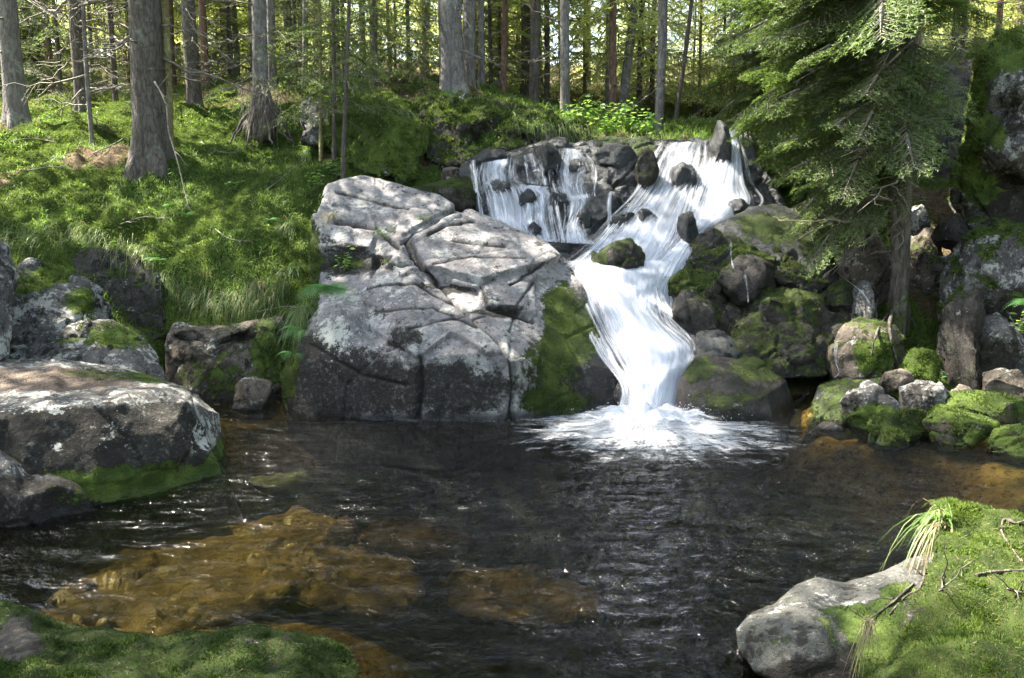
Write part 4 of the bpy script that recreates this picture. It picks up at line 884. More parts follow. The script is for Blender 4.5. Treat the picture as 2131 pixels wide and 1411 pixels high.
sheet('sunny_stream', wf, pts(1516, 274, 1495, 320, 1462, 380, 1432, 440, 1400, 490, 1350, 560), pts(1532, 264, 1548, 320, 1562, 380, 1582, 425, 1500, 480, 1430, 540), dens=(.5, .58, .8), seed=2, layers=3, threads=150, tw=.007)
sheet('chute', wf, pts(1420, 490, 1390, 520, 1340, 570, 1310, 620), pts(1500, 480, 1450, 510, 1425, 570, 1405, 640), dens=(.6, .66, .9), seed=3, layers=2, off=.12, threads=90)
sheet('middle_stream', wf, pts(1160, 540, 1180, 570, 1205, 620, 1230, 680, 1262, 740, 1305, 810, 1280, 885), pts(1420, 540, 1410, 570, 1398, 620, 1405, 670, 1462, 725, 1440, 790, 1415, 890), dens=(.80, .52, .86), edge=.42, seed=4, layers=3, nu=110, nv=220, off=.10, bulge=.14, threads=520, tl=(.15, .45), tw=.008)
sheet('lower_stream', wf, pts(1195, 590, 1225, 650, 1250, 710, 1280, 765, 1310, 820, 1285, 885), pts(1380, 590, 1390, 640, 1455, 712, 1455, 745, 1430, 800, 1420, 890), dens=(.45, .58, 1.0), edge=.4, seed=5, layers=2, nu=90, off=.22, bulge=.10, threads=200, tl=(.2, .5), tw=.008)
# froth thrown up round the foot
def froth():
    n = 200; v = []; 
    nr, na = 60, 160
    R_, A_ = np.meshgrid(np.linspace(0, 1, nr), np.linspace(0, 2 * math.pi, na), indexing='ij')
    rx, ry = .85, .55
    x = FOOT.x + rx * R_ * np.cos(A_); y = FOOT.y - .05 + ry * R_ * np.sin(A_)
    p3 = np.stack([x.ravel(), y.ravel(), np.zeros(x.size)], 1)
    z = .02 + (1 - R_ ** .8) * .15 + (fbm(p3 * 8, 4, 5).reshape(x.shape) * .11) * (1 - R_ * .6)
    v = np.stack([x.ravel(), y.ravel(), z.ravel()], 1)
    q0 = (np.arange(nr - 1)[:, None] * na + np.arange(na - 1)[None]).ravel(); q = np.stack([q0, q0 + na, q0 + na + 1, q0 + 1], 1)
    dens = (1.1 - R_ ** .8 * 1.15).ravel()
    uv = np.stack([A_.ravel() * .35, R_.ravel() * .6], 1)
    mesh_np('froth', v, None, M['fall'], wf, quads=q, attrs={'dens': dens}, uv=uv)
froth()
# thin left cascade
cs = thing('cascade', 'thin veils of water dripping down the dark rock wall left of the main fall', 'waterfall', P(1100, 500, 9.5))
for i, (L_, R_, d) in enumerate([
    (pts(975, 334, 978, 360, 982, 400), pts(992, 330, 995, 360, 1000, 400), (.36, .3, .25)),
    (pts(995, 338, 990, 372, 1000, 420, 1010, 475), pts(1075, 325, 1072, 368, 1095, 400, 1110, 490), (.52, .36, .6)),
    (pts(1070, 380, 1080, 420, 1075, 460, 1090, 500), pts(1150, 388, 1155, 420, 1160, 460, 1170, 505), (.5, .46, .56)),
    (pts(1075, 325, 1080, 350, 1085, 380), pts(1140, 310, 1150, 350, 1155, 388), (.35, .30, .3)),
    (pts(1168, 305, 1150, 345, 1150, 380, 1165, 420), pts(1210, 310, 1235, 350, 1232, 395, 1235, 410), (.5, .36, .42)),
    (pts(1170, 410, 1175, 440, 1170, 470, 1165, 505), pts(1235, 400, 1230, 430, 1215, 470, 1240, 508), (.48, .38, .58)),
    (pts(1265, 400, 1262, 440, 1262, 480), pts(1275, 400, 1274, 440, 1276, 480), (.5, .5, .5))]):
    sheet('veil', cs, L_, R_, off=.05, dens=d, edge=.3, layers=2, nu=40, nv=90, seed=10 + i, bulge=.03, threads=[20, 120, 120, 50, 80, 80, 6][i], tl=(.12, .5), tw=.005)
rt = thing('trickle', 'narrow trickles running over the mossy rocks right of the falls', 'waterfall', P(1560, 700, 8.0))
ALLB = bvh()
def trickle(pl, w):
    mb = []; 
    t = np.linspace(0, 1, 60); c = cr(pl, t); pr = []
    for i in range(60):
        h = ray(ALLB, c[i, 0], c[i, 1]); pr.append(h[0] if h[0] is not None else (pr[-1] if pr else P(c[i, 0], c[i, 1], 8.5)))
    pr = np.array([p[:] for p in pr]); 
    for _ in range(2): pr[1:-1] = (pr[:-2] + pr[1:-1] * 2 + pr[2:]) / 4
    ww = w * (.6 + .4 * np.sin(t * 9)) / FPX * pr[:, 1]
    nu = 9; u = np.linspace(-1, 1, nu)
    v = pr[:, None] + np.stack([ww[:, None] * u[None], -.03 - .02 * (1 - u[None] ** 2) + 0 * ww[:, None], .012 + 0 * u[None] + 0 * ww[:, None]], -1)
    q0 = (np.arange(59)[:, None] * nu + np.arange(nu - 1)[None]).ravel(); q = np.stack([q0, q0 + nu, q0 + nu + 1, q0 + 1], 1)
    uv = np.stack([np.broadcast_to(u * .06, (60, nu)).ravel() + pl[0][0], np.broadcast_to(t[:, None] * .6, (60, nu)).ravel()], 1)
    mesh_np('trickle', v.reshape(-1, 3), None, M['fall'], rt, quads=q, attrs={'dens': np.broadcast_to(.46 - .5 * np.abs(u) ** 2, (60, nu)).ravel() - .25 * np.repeat(np.abs(2 * t - 1) ** 6, nu)}, uv=uv)
trickle(pts(1518, 500, 1520, 540, 1524, 560), 5)
trickle(pts(1548, 570, 1552, 600, 1555, 640), 5)
trickle(pts(1680, 470, 1700, 530, 1740, 570, 1790, 610, 1808, 640), 7)
trickle(pts(1740, 700, 1735, 750, 1740, 780, 1700, 800), 8)
trickle(pts(1690, 800, 1660, 840, 1650, 880, 1640, 890), 16)

# ------------------------------------------------------------------ spruce trees
def tri_strip(p0, p1, w, nrm):
    d = p1 - p0; s = np.cross(d, nrm); s /= np.linalg.norm(s, axis=-1, keepdims=True) + 1e-9
    return s * w
def bough(seed, lod, hang=.25):
    """unit-length spruce bough along +X, flat side up; returns verts, tris, material index, rnd"""
    rs = np.random.RandomState(seed)
    segs = []                                        # (start, end, width-class)
    n = {0: 30, 1: 15, 2: 9}[lod]
    ax = lambda t: np.array([t, .03 * math.sin(t * 5 + seed), -hang * t * t + .08 * t ** 4 + .05 * t])
    for i in range(n):
        t = .10 + .88 * (i + rs.rand() * .6) / n
        for sd in (-1, 1):
            if rs.rand() < .12: continue
            L = (.40 * (1 - t) ** .75 + .06) * (.7 + .5 * rs.rand()) * min(1, .5 + t * 3)
            a = math.radians(48 + rs.rand() * 20)
            d = np.array([math.cos(a), sd * math.sin(a), -.22 - .25 * rs.rand()]); d /= np.linalg.norm(d)
            p = ax(t); e = p + d * L - np.array([0, 0, .12 * L])
            segs.append((p, e, 1))
            if lod == 0:
                m_ = max(2, int(L / .045))
                for k in range(m_):
                    tt = (k + .7) / (m_ + .5)
                    for s2 in (-1, 1):
                        if rs.rand() < .2: continue
                        l2 = L * .36 * (1 - tt) + .02
                        a2 = math.atan2(d[1], d[0]) + s2 * math.radians(45 + 15 * rs.rand())
                        d2 = np.array([math.cos(a2), math.sin(a2), -.2 - .3 * rs.rand()])
                        q = p + (e - p) * tt
                        segs.append((q, q + d2 * l2, 2))
    segs.append((ax(.0), ax(.35), 0)); segs.append((ax(.35), ax(.7), 0)); segs.append((ax(.7), ax(1.), 0))
    V = []; Tn = []; Mi = []; R = []
    nv = 0
    sp = {0: .013, 1: .035, 2: .10}[lod]; nl = {0: .022, 1: .040, 2: .10}[lod]; nw = {0: .0065, 1: .011, 2: .030}[lod]
    for (p, e, c) in segs:
        L = np.linalg.norm(e - p); d = (e - p) / (L + 1e-9)
        w = {0: .012, 1: .005, 2: .003}[c]
        side = np.cross(d, [0, 0, 1.]); side /= np.linalg.norm(side) + 1e-9
        if lod < 2 or c == 0:
            V += [p - side * w, p + side * w, e, p + np.array([0, 0, w])]; Tn += [[nv, nv + 1, nv + 2], [nv, nv + 2, nv + 3]]; Mi += [1, 1]; R += [0, 0, 0, 0]; nv += 4
        k = max(2, int(L / sp))
        if c == 0 and lod == 0: k //= 2
        for j in range(k):
            b = p + d * L * (j + rs.rand()) / k
            tip = j / k
            for s in (-1, 1):
                up = rs.randn() * .35
                dd = d * .75 + side * s * .8 + np.array([0, 0, up]); dd /= np.linalg.norm(dd)
                ln = nl * (.7 + .6 * rs.rand())
                pw = np.cross(dd, [rs.randn() * .5, rs.randn() * .5, 1]); pw /= np.linalg.norm(pw) + 1e-9
                V += [b - pw * nw * .5, b + pw * nw * .5, b + dd * ln]; Tn.append([nv, nv + 1, nv + 2]); Mi.append(0); nv += 3
                r = .3 * rs.rand() + .6 * (tip > .7) * (c == 1 or lod == 0) * rs.rand() + .2 * tip; R += [r, r, r]
    return np.array(V), np.array(Tn), np.array(Mi), np.array(R)
BOUGH = {(l, s): bough(s * 7 + l, l, .16 + .1 * s) for l in (0, 1, 2) for s in range(3)}
def put_boughs(items, lod, seed=0):
    """items: (origin, azimuth, pitch, length, roll)"""
    vs = []; ts = []; ms = []; rr = []; n = 0
    for k, (o, az, pt, L, rl) in enumerate(items):
        v, t, m_, r = BOUGH[(lod, (k + seed) % 3)]
        R = np.array((Matrix.Rotation(az, 3, 'Z') @ Matrix.Rotation(-pt, 3, 'Y') @ Matrix.Rotation(rl, 3, 'X')))
        vs.append((v * L) @ R.T + np.array(o)); ts.append(t + n); ms.append(m_); rr.append(r); n += len(v)
    return np.concatenate(vs), np.concatenate(ts), np.concatenate(ms), np.concatenate(rr)
def crown_items(h0, h1, R, n, rs, r0=.05):
    it = []
    for i in range(n):
        t = (i + rs.rand()) / n; t = t ** 1.15
        h = h0 + (h1 - h0) * t
        L = (R * (1 - t) ** .8 + .25) * (.7 + .5 * rs.rand())
        az = i * 2.399 + rs.rand() * .8
        it.append(((math.cos(az) * r0, math.sin(az) * r0, h), az, math.radians(-12 + 32 * t) + rs.randn() * .12, L, rs.randn() * .25))
    return it
_protos = {}
def crown_mesh(key):
    """shared crown meshes: kind -> mesh data"""
    if key in _protos: return _protos[key]
    kind, sd = key; rs = np.random.RandomState(sd + 50)
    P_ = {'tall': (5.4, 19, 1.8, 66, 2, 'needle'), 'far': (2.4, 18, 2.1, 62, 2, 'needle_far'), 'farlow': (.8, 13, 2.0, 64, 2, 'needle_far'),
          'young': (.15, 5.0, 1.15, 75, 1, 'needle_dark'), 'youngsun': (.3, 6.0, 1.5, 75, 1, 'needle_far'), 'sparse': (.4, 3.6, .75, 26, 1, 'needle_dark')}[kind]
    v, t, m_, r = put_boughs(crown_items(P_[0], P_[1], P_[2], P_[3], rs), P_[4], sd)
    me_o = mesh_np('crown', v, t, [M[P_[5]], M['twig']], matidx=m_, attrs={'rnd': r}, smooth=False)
    _protos[key] = me_o.data; bpy.data.objects.remove(me_o)
    return _protos[key]
def dead_branch_mesh(sd):
    rs = np.random.RandomState(sd + 900); mb = MB()
    n = 9; t = np.linspace(0, 1, n)
    main = np.stack([t, .06 * np.sin(t * 4 + sd) + .04 * rs.randn(n) * t, -.18 * t ** 1.5 - .1 * t + .02 * rs.randn(n)], 1)
    mb.tube(main, .016 * (1 - t * .85), 5)
    for k in range(rs.randint(7, 13)):
        tt = .15 + .8 * rs.rand(); b = np.array([np.interp(tt, t, main[:, a]) for a in range(3)])
        s = rs.choice([-1, 1]); L = .35 * (1.1 - tt) + .05
        d = np.array([.6 + .3 * rs.rand(), s * .8, -.35 * rs.rand() + .05])
        q = np.linspace(0, 1, 5)[:, None]
        p = b + q * d * L + np.concatenate([np.zeros((1, 3)), rs.randn(4, 3) * .012]).cumsum(0)
        mb.tube(p, np.linspace(.006, .002, 5), 3)
        for kk in range(2):
            c0 = p[2 + kk]; mb.tube([c0, c0 + (d * .4 + rs.randn(3) * .35) * L * .35], [.003, .0012], 3)
    o = mb.build('dead_branch', M['deadwood']); me = o.data; bpy.data.objects.remove(o); return me
DEAD = [dead_branch_mesh(i) for i in range(6)]
def trunk(name, H, r, mat, parent, seed, lean=(0, 0), sides=20, rings=46, flare=1.0, curve=0, moss=.0, hmax=None):
    rs = np.random.RandomState(seed)
    t = np.linspace(0, 1, rings) ** 1.7
    hh = -.35 + t * (H + .35)
    if hmax: hh = -.35 + t * (hmax + .35)
    cx = lean[0] * np.maximum(hh, 0) + curve * np.sin(np.clip(hh / 2.5, 0, 3)) + .012 * np.sin(hh * 1.7 + seed)
    cy_ = lean[1] * np.maximum(hh, 0) + .012 * np.cos(hh * 1.3 + seed)
    rad = r * np.clip(1 - np.maximum(hh, 0) / (H * 1.03), .03, 1) ** .8
    th = np.arange(sides) * 2 * math.pi / sides
    lob = 1 + flare * .9 * np.exp(-np.maximum(hh + .1, 0) / (r * 1.3))[:, None] * (.55 + .45 * np.cos(th * (4 + seed % 3) + seed)[None] ** 1)
    ph = np.stack([np.broadcast_to(np.cos(th) * 3, (rings, sides)).ravel(), np.broadcast_to(np.sin(th) * 3, (rings, sides)).ravel(), np.repeat(hh * 1.1, sides)], 1)
    bumpy = 1 + .07 * fbm(ph + seed, seed, 3).reshape(rings, sides) + .05 * fbm(ph * 3.5 + seed, seed + 2, 2).reshape(rings, sides)
    R = rad[:, None] * lob * bumpy
    v = np.stack([cx[:, None] + R * np.cos(th)[None], cy_[:, None] + R * np.sin(th)[None], np.broadcast_to(hh[:, None], R.shape)], -1).reshape(-1, 3)
    a = (np.arange(rings - 1)[:, None] * sides + np.arange(sides)[None]).ravel(); b = (np.arange(rings - 1)[:, None] * sides + (np.arange(sides)[None] + 1) % sides).ravel()
    q = np.stack([a, b, b + sides, a + sides], 1)
    mo = np.repeat(moss + .45 * np.exp(-np.maximum(hh, 0) / .35), sides)
    return mesh_np(name, v, None, mat, parent, quads=q, attrs={'moss': mo}, local=True), (hh, cx, cy_, rad)
TERR = bvh()
def spot(px, py, Y=None):
    if Y is None:
        h = ray(TERR, px, py)
        if h[0] is not None: return h[0]
        Y = 15
    p = P(px, py, Y); p.z = float(tz([p.x], [p.y])[0]); return p
def tree(px, py, w, label, Y=None, H=19, mat='bark', crown=None, lean=(0, 0), dead=10, seed=0, name='spruce_tree', group=None, flare=1, curve=0, dl=1.0, dz=(.5, 5), hmax=None, moss=0, crot=None, cs=1.0, free_z=False):
    p = spot(px, py, Y)
    if free_z: p = P(px, py, Y)
    r = w * .86 / 2 / FPX * p.y
    t = thing(name, label, 'tree', p, group=group)
    near = p.y < 17
    tr, (hh, cx, cy_, rad) = trunk('trunk', H, r, M[mat], t, seed, lean, 24 if near else 9, 60 if near else 16, flare, curve, moss, hmax)
    if crown:
        c = bpy.data.objects.new('crown', crown_mesh(crown)); COL.objects.link(c); c.parent = t
        rs = random.Random(seed); c.rotation_euler = (lean[1] * -1, lean[0], crot if crot is not None else rs.random() * 6.28)
        c.scale = (cs, cs, cs)
    rs = np.random.RandomState(seed + 5)
    for k in range(dead):
        h = dz[0] + (dz[1] - dz[0]) * (k + rs.rand()) / dead
        b = bpy.data.objects.new('dead_branch', DEAD[rs.randint(6)]); COL.objects.link(b); b.parent = t
        az = rs.rand() * 6.283; L = dl * (.5 + .8 * rs.rand())
        rr = np.interp(h, hh, rad) * .8
        b.location = (np.interp(h, hh, cx) + math.cos(az) * rr, np.interp(h, hh, cy_) + math.sin(az) * rr, h)
        b.rotation_euler = (rs.randn() * .3, rs.randn() * .25, az); b.scale = (L, L, L)
    return t
# trunks one can tell apart, left to right
tree(35, 258, 47, 'thick grey spruce trunk nearest the left edge', None, mat='bark_grey', crown=('tall', 0), dead=12, seed=1, flare=1.1)
tree(172, 228, 30, 'straight spruce trunk with many dead twigs, second thick one from the left edge', None, mat='bark', crown=('tall', 1), dead=22, seed=2, dl=1.3)
tree(193, 298, 11, 'thin dead sapling in front of the second thick left trunk', None, mat='bark_grey', H=7, dead=26, seed=3, dl=.9, dz=(.3, 4.5), flare=.3)
tree(318, 338, 74, 'massive rough spruce trunk with spreading roots on the left bank', None, mat='bark', crown=('tall', 2), dead=24, seed=4, flare=1.2, dl=1.35, dz=(1, 4.5), moss=-.1)
tree(354, 318, 22, 'yellowish lichen-covered trunk growing against the massive left trunk', None, mat='bark_yellow', H=14, dead=8, seed=5, flare=1.0, dl=.8, lean=(.012, 0))
tree(240, 215, 13, 'slim trunk between the second trunk and the massive trunk', 15, mat='bark', dead=14, seed=6, dl=1.)
tree(108, 205, 18, 'reddish trunk behind the thick grey trunk at left', 19, mat='bark_red', crown=('tall', 0), dead=10, seed=7, dl=1.2)
tree(405, 232, 34, 'dark straight spruce trunk just right of the massive trunk', 14, mat='bark', dead=20, seed=8, dl=1.2)
tree(432, 215, 18, 'brown trunk half hidden behind the dark straight trunk', 17, mat='bark_red', dead=12, seed=9)
tree(548, 262, 36, 'spruce trunk standing behind the shaggy root stump', 13, mat='bark_grey', dead=16, seed=10, flare=.8)
tree(570, 235, 22, 'grey trunk touching the right side of the one behind the root stump', 15, mat='bark_grey', dead=10, seed=11)
tree(668, 280, 8, 'leftmost thin sapling on the tall mossy boulder', 10.9, mat='bark_yellow', H=6, dead=14, seed=12, dl=.5, crown=('sparse', 0), flare=.3, free_z=True, lean=(.01, 0))
tree(694, 290, 10, 'middle thin sapling on the tall mossy boulder', 10.7, mat='bark', H=6.5, dead=12, seed=13, dl=.5, crown=('sparse', 1), flare=.3, free_z=True, lean=(.03, 0))
tree(712, 325, 11, 'curved sapling leaning from the front of the tall mossy boulder', 10.3, mat='bark', H=6.5, dead=12, seed=14, dl=.5, crown=('sparse', 2), flare=.3, free_z=True, lean=(.055, 0), curve=.08)
tree(942, 178, 58, 'thick grey spruce trunk rising behind the overhanging rock', 14, mat='bark_grey', crown=('tall', 1), dead=12, seed=15, lean=(-.015, 0))
tree(978, 178, 30, 'trunk close behind the right side of the thick central trunk', 15, mat='bark_grey', dead=8, seed=16)
tree(1050, 205, 14, 'slim brown trunk right of the thick central trunk', 16, mat='bark_red', dead=10, seed=17)
tree(1112, 210, 24, 'brown-grey trunk in the middle of the forest edge', 15.5, mat='bark', crown=('tall', 2), dead=10, seed=18)
tree(1137, 215, 14, 'darker slim trunk just right of the brown-grey middle trunk', 18, mat='bark', crown=('far', 0), dead=6, seed=19)
tree(1174, 240, 22, 'pale straight trunk left of the bright leafy shrubs', 14, mat='bark_grey', crown=('tall', 1), dead=14, seed=20, dl=.8)
tree(1275, 262, 18, 'straight slim trunk rising out of the bright leafy shrubs', 16, mat='bark_red', crown=('far', 1), dead=10, seed=21, dl=.8, lean=(-.01, 0), cs=.75)
tree(1292, 250, 22, 'trunk leaning to the right behind the bright leafy shrubs', 17, mat='bark_grey', crown=('far', 2), dead=10, seed=22, lean=(.10, 0), cs=.7)
tree(1330, 250, 14, 'dim trunk between the leaning trunk and the clean grey one', 20, mat='bark', crown=('far', 0), dead=6, seed=23)
tree(1372, 285, 22, 'clean grey trunk standing on the lip left of the sunlit fall', 13.5, mat='bark_grey', dead=16, seed=24, dl=.6, flare=.4)
tree(1405, 282, 11, 'dark thin tree leaning right beside the clean grey trunk', 14.5, mat='bark', H=9, dead=18, seed=25, lean=(.11, 0), dl=.7, dz=(1, 6), flare=.4)
tree(1452, 272, 8, 'very thin pale stem behind the dark leaning tree', 20, mat='bark_grey', H=14, dead=8, seed=26, flare=.3)
tree(1985, 112, 18, 'dark trunk on top of the shadowy rock wall at right', 18, mat='bark', crown=('tall', 1), dead=8, seed=27)
tree(2075, 100, 14, 'slim trunk behind the towering pale boulder at right', 19, mat='bark_red', dead=6, seed=28)
tree(1905, 330, 20, 'leaning reddish trunk catching sun behind the right spruce', 11.8, mat='bark_red', H=12, dead=8, seed=29, lean=(-.05, 0), free_z=True)
tree(1590, 250, 14, 'leaning dark stem showing through the right spruce boughs', 14, mat='bark', H=9, dead=10, seed=30, lean=(-.17, 0), dl=.6)
# forest behind, trunk after trunk
rs = random.Random(4)
placed = []
def clear(x, y, d): return all((x - a) ** 2 + (y - b) ** 2 > d * d for a, b in placed)
cnt = 0; tries = 0
lanes = [(17, 28, 50), (28, 46, 60), (46, 85, 60), (80, 118, 70)]
for (ya, yb, n) in lanes:
    k = 0; tries = 0
    while k < n and tries < 5000:
        tries += 1
        Y = rs.uniform(ya, yb); px = rs.uniform(-260, 2400); X = (px - 1065) / FPX * Y
        if not clear(X, Y, .9): continue
        if 1380 < px < 1520 and Y < 38: continue          # the open stream corridor
        if 1120 < px < 1640 and Y < 78 and rs.random() < .9: continue
        if px > 1500 and Y < 24 and rs.random() < .5: continue
        placed.append((X, Y)); k += 1
        z = float(tz([X], [Y])[0])
        lab, grp = [('spruce trunk among many in the forest behind the bank', 'spruces behind the bank'), ('slender spruce standing deep in the forest', 'spruces deep in the forest'), ('distant sunlit spruce closing the view', 'distant sunlit spruces'), ('farthest sunlit spruce on the forested rise', 'farthest sunlit spruces')][lanes.index((ya, yb, n))]
        t = thing('spruce_tree', lab, 'tree', (X, Y, z), group=grp)
        trunk('trunk', 19, rs.uniform(.05, .14), M[rs.choice(['bark', 'bark', 'bark_grey', 'bark_red'])], t, k, (rs.gauss(0, .015), 0), 8, 12)
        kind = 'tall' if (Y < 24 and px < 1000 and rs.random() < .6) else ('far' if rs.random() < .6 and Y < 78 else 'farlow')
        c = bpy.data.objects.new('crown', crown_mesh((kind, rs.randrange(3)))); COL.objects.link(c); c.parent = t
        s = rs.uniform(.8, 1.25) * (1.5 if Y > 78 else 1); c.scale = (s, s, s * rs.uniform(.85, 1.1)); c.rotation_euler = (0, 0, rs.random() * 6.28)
        if Y < 28:
            for q in range(8):
                b = bpy.data.objects.new('dead_branch', DEAD[rs.randrange(6)]); COL.objects.link(b); b.parent = t
                az = rs.random() * 6.28; L = rs.uniform(.6, 1.4); b.location = (0, 0, rs.uniform(.6, 5.5)); b.rotation_euler = (0, 0, az); b.scale = (L, L, L)
# young spruces with boughs down to the ground
for i, (px, py, Y, s, kind, lab) in enumerate([
    (618, 175, 16.5, .9, 'young', 'young spruce behind the grassy patch right of the root stump'), (705, 165, 14.5, 1.0, 'young', 'young spruce behind the leftmost sapling boulder'),
    (780, 170, 13.8, .9, 'young', 'young spruce with drooping boughs above the tall mossy boulder'), (850, 175, 15.5, 1.1, 'young', 'young spruce left of the thick central trunk'),
    (1020, 195, 17, .8, 'young', 'small spruce right of the thick central trunk'), (1215, 245, 21, .9, 'youngsun', 'sunlit young spruce behind the pale straight trunk'),
    (480, 190, 19, 1.0, 'young', 'young spruce behind the moss cushion boulder'), (1440, 265, 26, 1.1, 'youngsun', 'bright young spruce at the head of the stream gap'),
    (1500, 265, 20, .9, 'youngsun', 'bright young spruce beside the upper right fall'), (1345, 262, 24, 1.0, 'youngsun', 'hazy young spruce behind the clean grey trunk'),
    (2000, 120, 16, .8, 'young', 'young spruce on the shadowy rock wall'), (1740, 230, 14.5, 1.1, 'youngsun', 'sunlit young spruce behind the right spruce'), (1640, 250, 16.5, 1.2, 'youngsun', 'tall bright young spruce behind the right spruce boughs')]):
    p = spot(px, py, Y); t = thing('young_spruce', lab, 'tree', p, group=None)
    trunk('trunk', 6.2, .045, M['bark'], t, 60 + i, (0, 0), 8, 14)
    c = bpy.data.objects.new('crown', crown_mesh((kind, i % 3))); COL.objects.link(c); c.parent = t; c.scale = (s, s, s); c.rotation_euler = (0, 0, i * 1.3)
# the spruce over the right bank
def right_spruce():
    p = P(1868, 628, 8.35); rs = np.random.RandomState(3)
    t = thing('spruce_tree', 'large spruce with long green boughs hanging over the right side of the falls', 'tree', p)
    lean = (-.005, .02)
    tr, (hh, cx, cy_, rad) = trunk('trunk', 15, .088, M['bark'], t, 71, lean, 24, 70, .5, 0, .1)
    fk, _ = trunk('stem', 3.0, .05, M['bark'], t, 72, (-.14, -.02), 14, 30, .4, .05, .1, hmax=2.2)
    items = []
    for i in range(72):
        f = (i + rs.rand()) / 72
        h = 1.35 + 5.4 * f
        az = math.pi + rs.randn() * .75 if rs.rand() < .78 else rs.rand() * 6.283
        L = min(1.95, .75 + .42 * h) * (.75 + .35 * rs.rand())
        if abs((az % 6.283) - math.pi) > 1.3: L *= .42
        items.append(((np.interp(h, hh, cx), np.interp(h, hh, cy_), h), az, math.radians(-24 + 8 * rs.randn() + 3 * h), L, rs.randn() * .25))
    v, tt, m_, r = put_boughs(items, 0, 5)
    mesh_np('crown', v, tt, [M['needle'], M['twig']], t, matidx=m_, attrs={'rnd': r}, smooth=False, local=True)
    c = bpy.data.objects.new('treetop', crown_mesh(('tall', 1))); COL.objects.link(c); c.parent = t; c.location = (0, 0, 3.4); c.scale = (.6, .6, .6)
    for k in range(30):
        h = .5 + 3.2 * rs.rand(); b = bpy.data.objects.new('dead_branch', DEAD[rs.randint(6)]); COL.objects.link(b); b.parent = t
        az = math.pi + rs.randn() * 1.2; L = .6 + .7 * rs.rand(); b.location = (np.interp(h, hh, cx), np.interp(h, hh, cy_), h); b.rotation_euler = (rs.randn() * .3, rs.randn() * .3 + .25, az); b.scale = (L, L, L)
    return t
right_spruce()
def bough_tree(px, py, Y, label, seed, h0, h1, n, azc, L0, r=.08, lean=(0, 0), H=13):
    """spruce standing on the slope to the right, its fine boughs reaching over the fall"""
    p = P(px, py, Y); p.z = float(tz([p.x], [p.y])[0]) ; rs = np.random.RandomState(seed)
    t = thing('spruce_tree', label, 'tree', p)
    tr, (hh, cx, cy_, rad) = trunk('trunk', H, r, M['bark'], t, seed, lean, 16, 40, .5)
    items = []
    for i in range(n):
        h = h0 + (h1 - h0) * (i + rs.rand()) / n
        az = azc + rs.randn() * .9
        items.append(((np.interp(h, hh, cx), np.interp(h, hh, cy_), h), az, math.radians(-14 + 9 * rs.randn()), L0 * (.7 + .5 * rs.rand()), rs.randn() * .25))
    v, tt, m_, r_ = put_boughs(items, 0, seed)
    mesh_np('crown', v, tt, [M['needle'], M['twig']], t, matidx=m_, attrs={'rnd': r_}, smooth=False, local=True)
    c = bpy.data.objects.new('treetop', crown_mesh(('tall', 2))); COL.objects.link(c); c.parent = t; c.scale = (.7, .7, .7); c.location = (0, 0, h1 - 3.0)
bough_tree(1740, 380, 10.9, 'spruce behind the right fall whose boughs brush the sunlit water', 81, .2, 5.0, 44, math.pi, 1.5)
bough_tree(1660, 300, 12.6, 'bright green spruce farther up the stream on the right', 83, .2, 5.4, 42, math.pi + .2, 1.35)
0 and bough_tree(1960, 350, 10.6, 'spruce with dark boughs between shadowy wall and towering boulder', 85, 2.4, 5.2, 12, math.pi * .9, .9)

# ------------------------------------------------------------------ moss, grass, ferns
RNG = np.random.RandomState(12)
def sample(V, Tt, wgt, n, cull=True):
    a, b, c = V[Tt[:, 0]], V[Tt[:, 1]], V[Tt[:, 2]]
    fn = np.cross(b - a, c - a); ar = np.linalg.norm(fn, axis=1) / 2; fn /= 2 * ar[:, None] + 1e-12
    cen = (a + b + c) / 3; w = wgt[Tt].mean(1)
    ok = ar * (w > 0)
    if cull:
        px, py = proj(cen); tc = np.array([0, 0, CAMH]) - cen; tc /= np.linalg.norm(tc, axis=1)[:, None]
        ok = ok * ((px > -80) & (px < 2210) & (py < 1500) & (py > -50) & ((fn * tc).sum(1) > -.25) & (cen[:, 2] > -.01) & (cen[:, 1] > .5))
    n = int(n * (ok * np.clip(w, 0, 1)).sum()) if n < 1e6 else int(n - 1e6)
    if n < 5 or ok.sum() <= 0: return None
    pr = ok * np.clip(w, 0, 1); pr = pr / pr.sum()
    f = np.searchsorted(np.cumsum(pr), RNG.rand(n)).clip(0, len(pr) - 1)
    u, v = RNG.rand(n), RNG.rand(n); fl = u + v > 1; u[fl] = 1 - u[fl]; v[fl] = 1 - v[fl]
    return a[f] + u[:, None] * (b - a)[f] + v[:, None] * (c - a)[f], fn[f]
def fronds(p, nrm, ln, wd=.42, up=.9):
    n = len(p)
    d = nrm * up + RNG.randn(n, 3) * .55 + np.array([0, 0, .15]); d /= np.linalg.norm(d, axis=1)[:, None]
    s = np.cross(d, RNG.randn(n, 3)); s /= np.linalg.norm(s, axis=1)[:, None] + 1e-9
    L = (ln * (.5 + RNG.rand(n)))[:, None]
    b = p - nrm * L * .25
    v = np.stack([b - s * L * wd * .5, b + s * L * wd * .5, b + d * L * 1.1], 1).reshape(-1, 3)
    r = np.repeat(np.clip(.35 * RNG.rand(n) + .55 * (fbm(p * 6, 31, 3) * .5 + .5) + .25 * (RNG.rand(n) > .93), 0, 1), 3); r[2::3] += .1
    return v, np.arange(3 * n).reshape(-1, 3), r
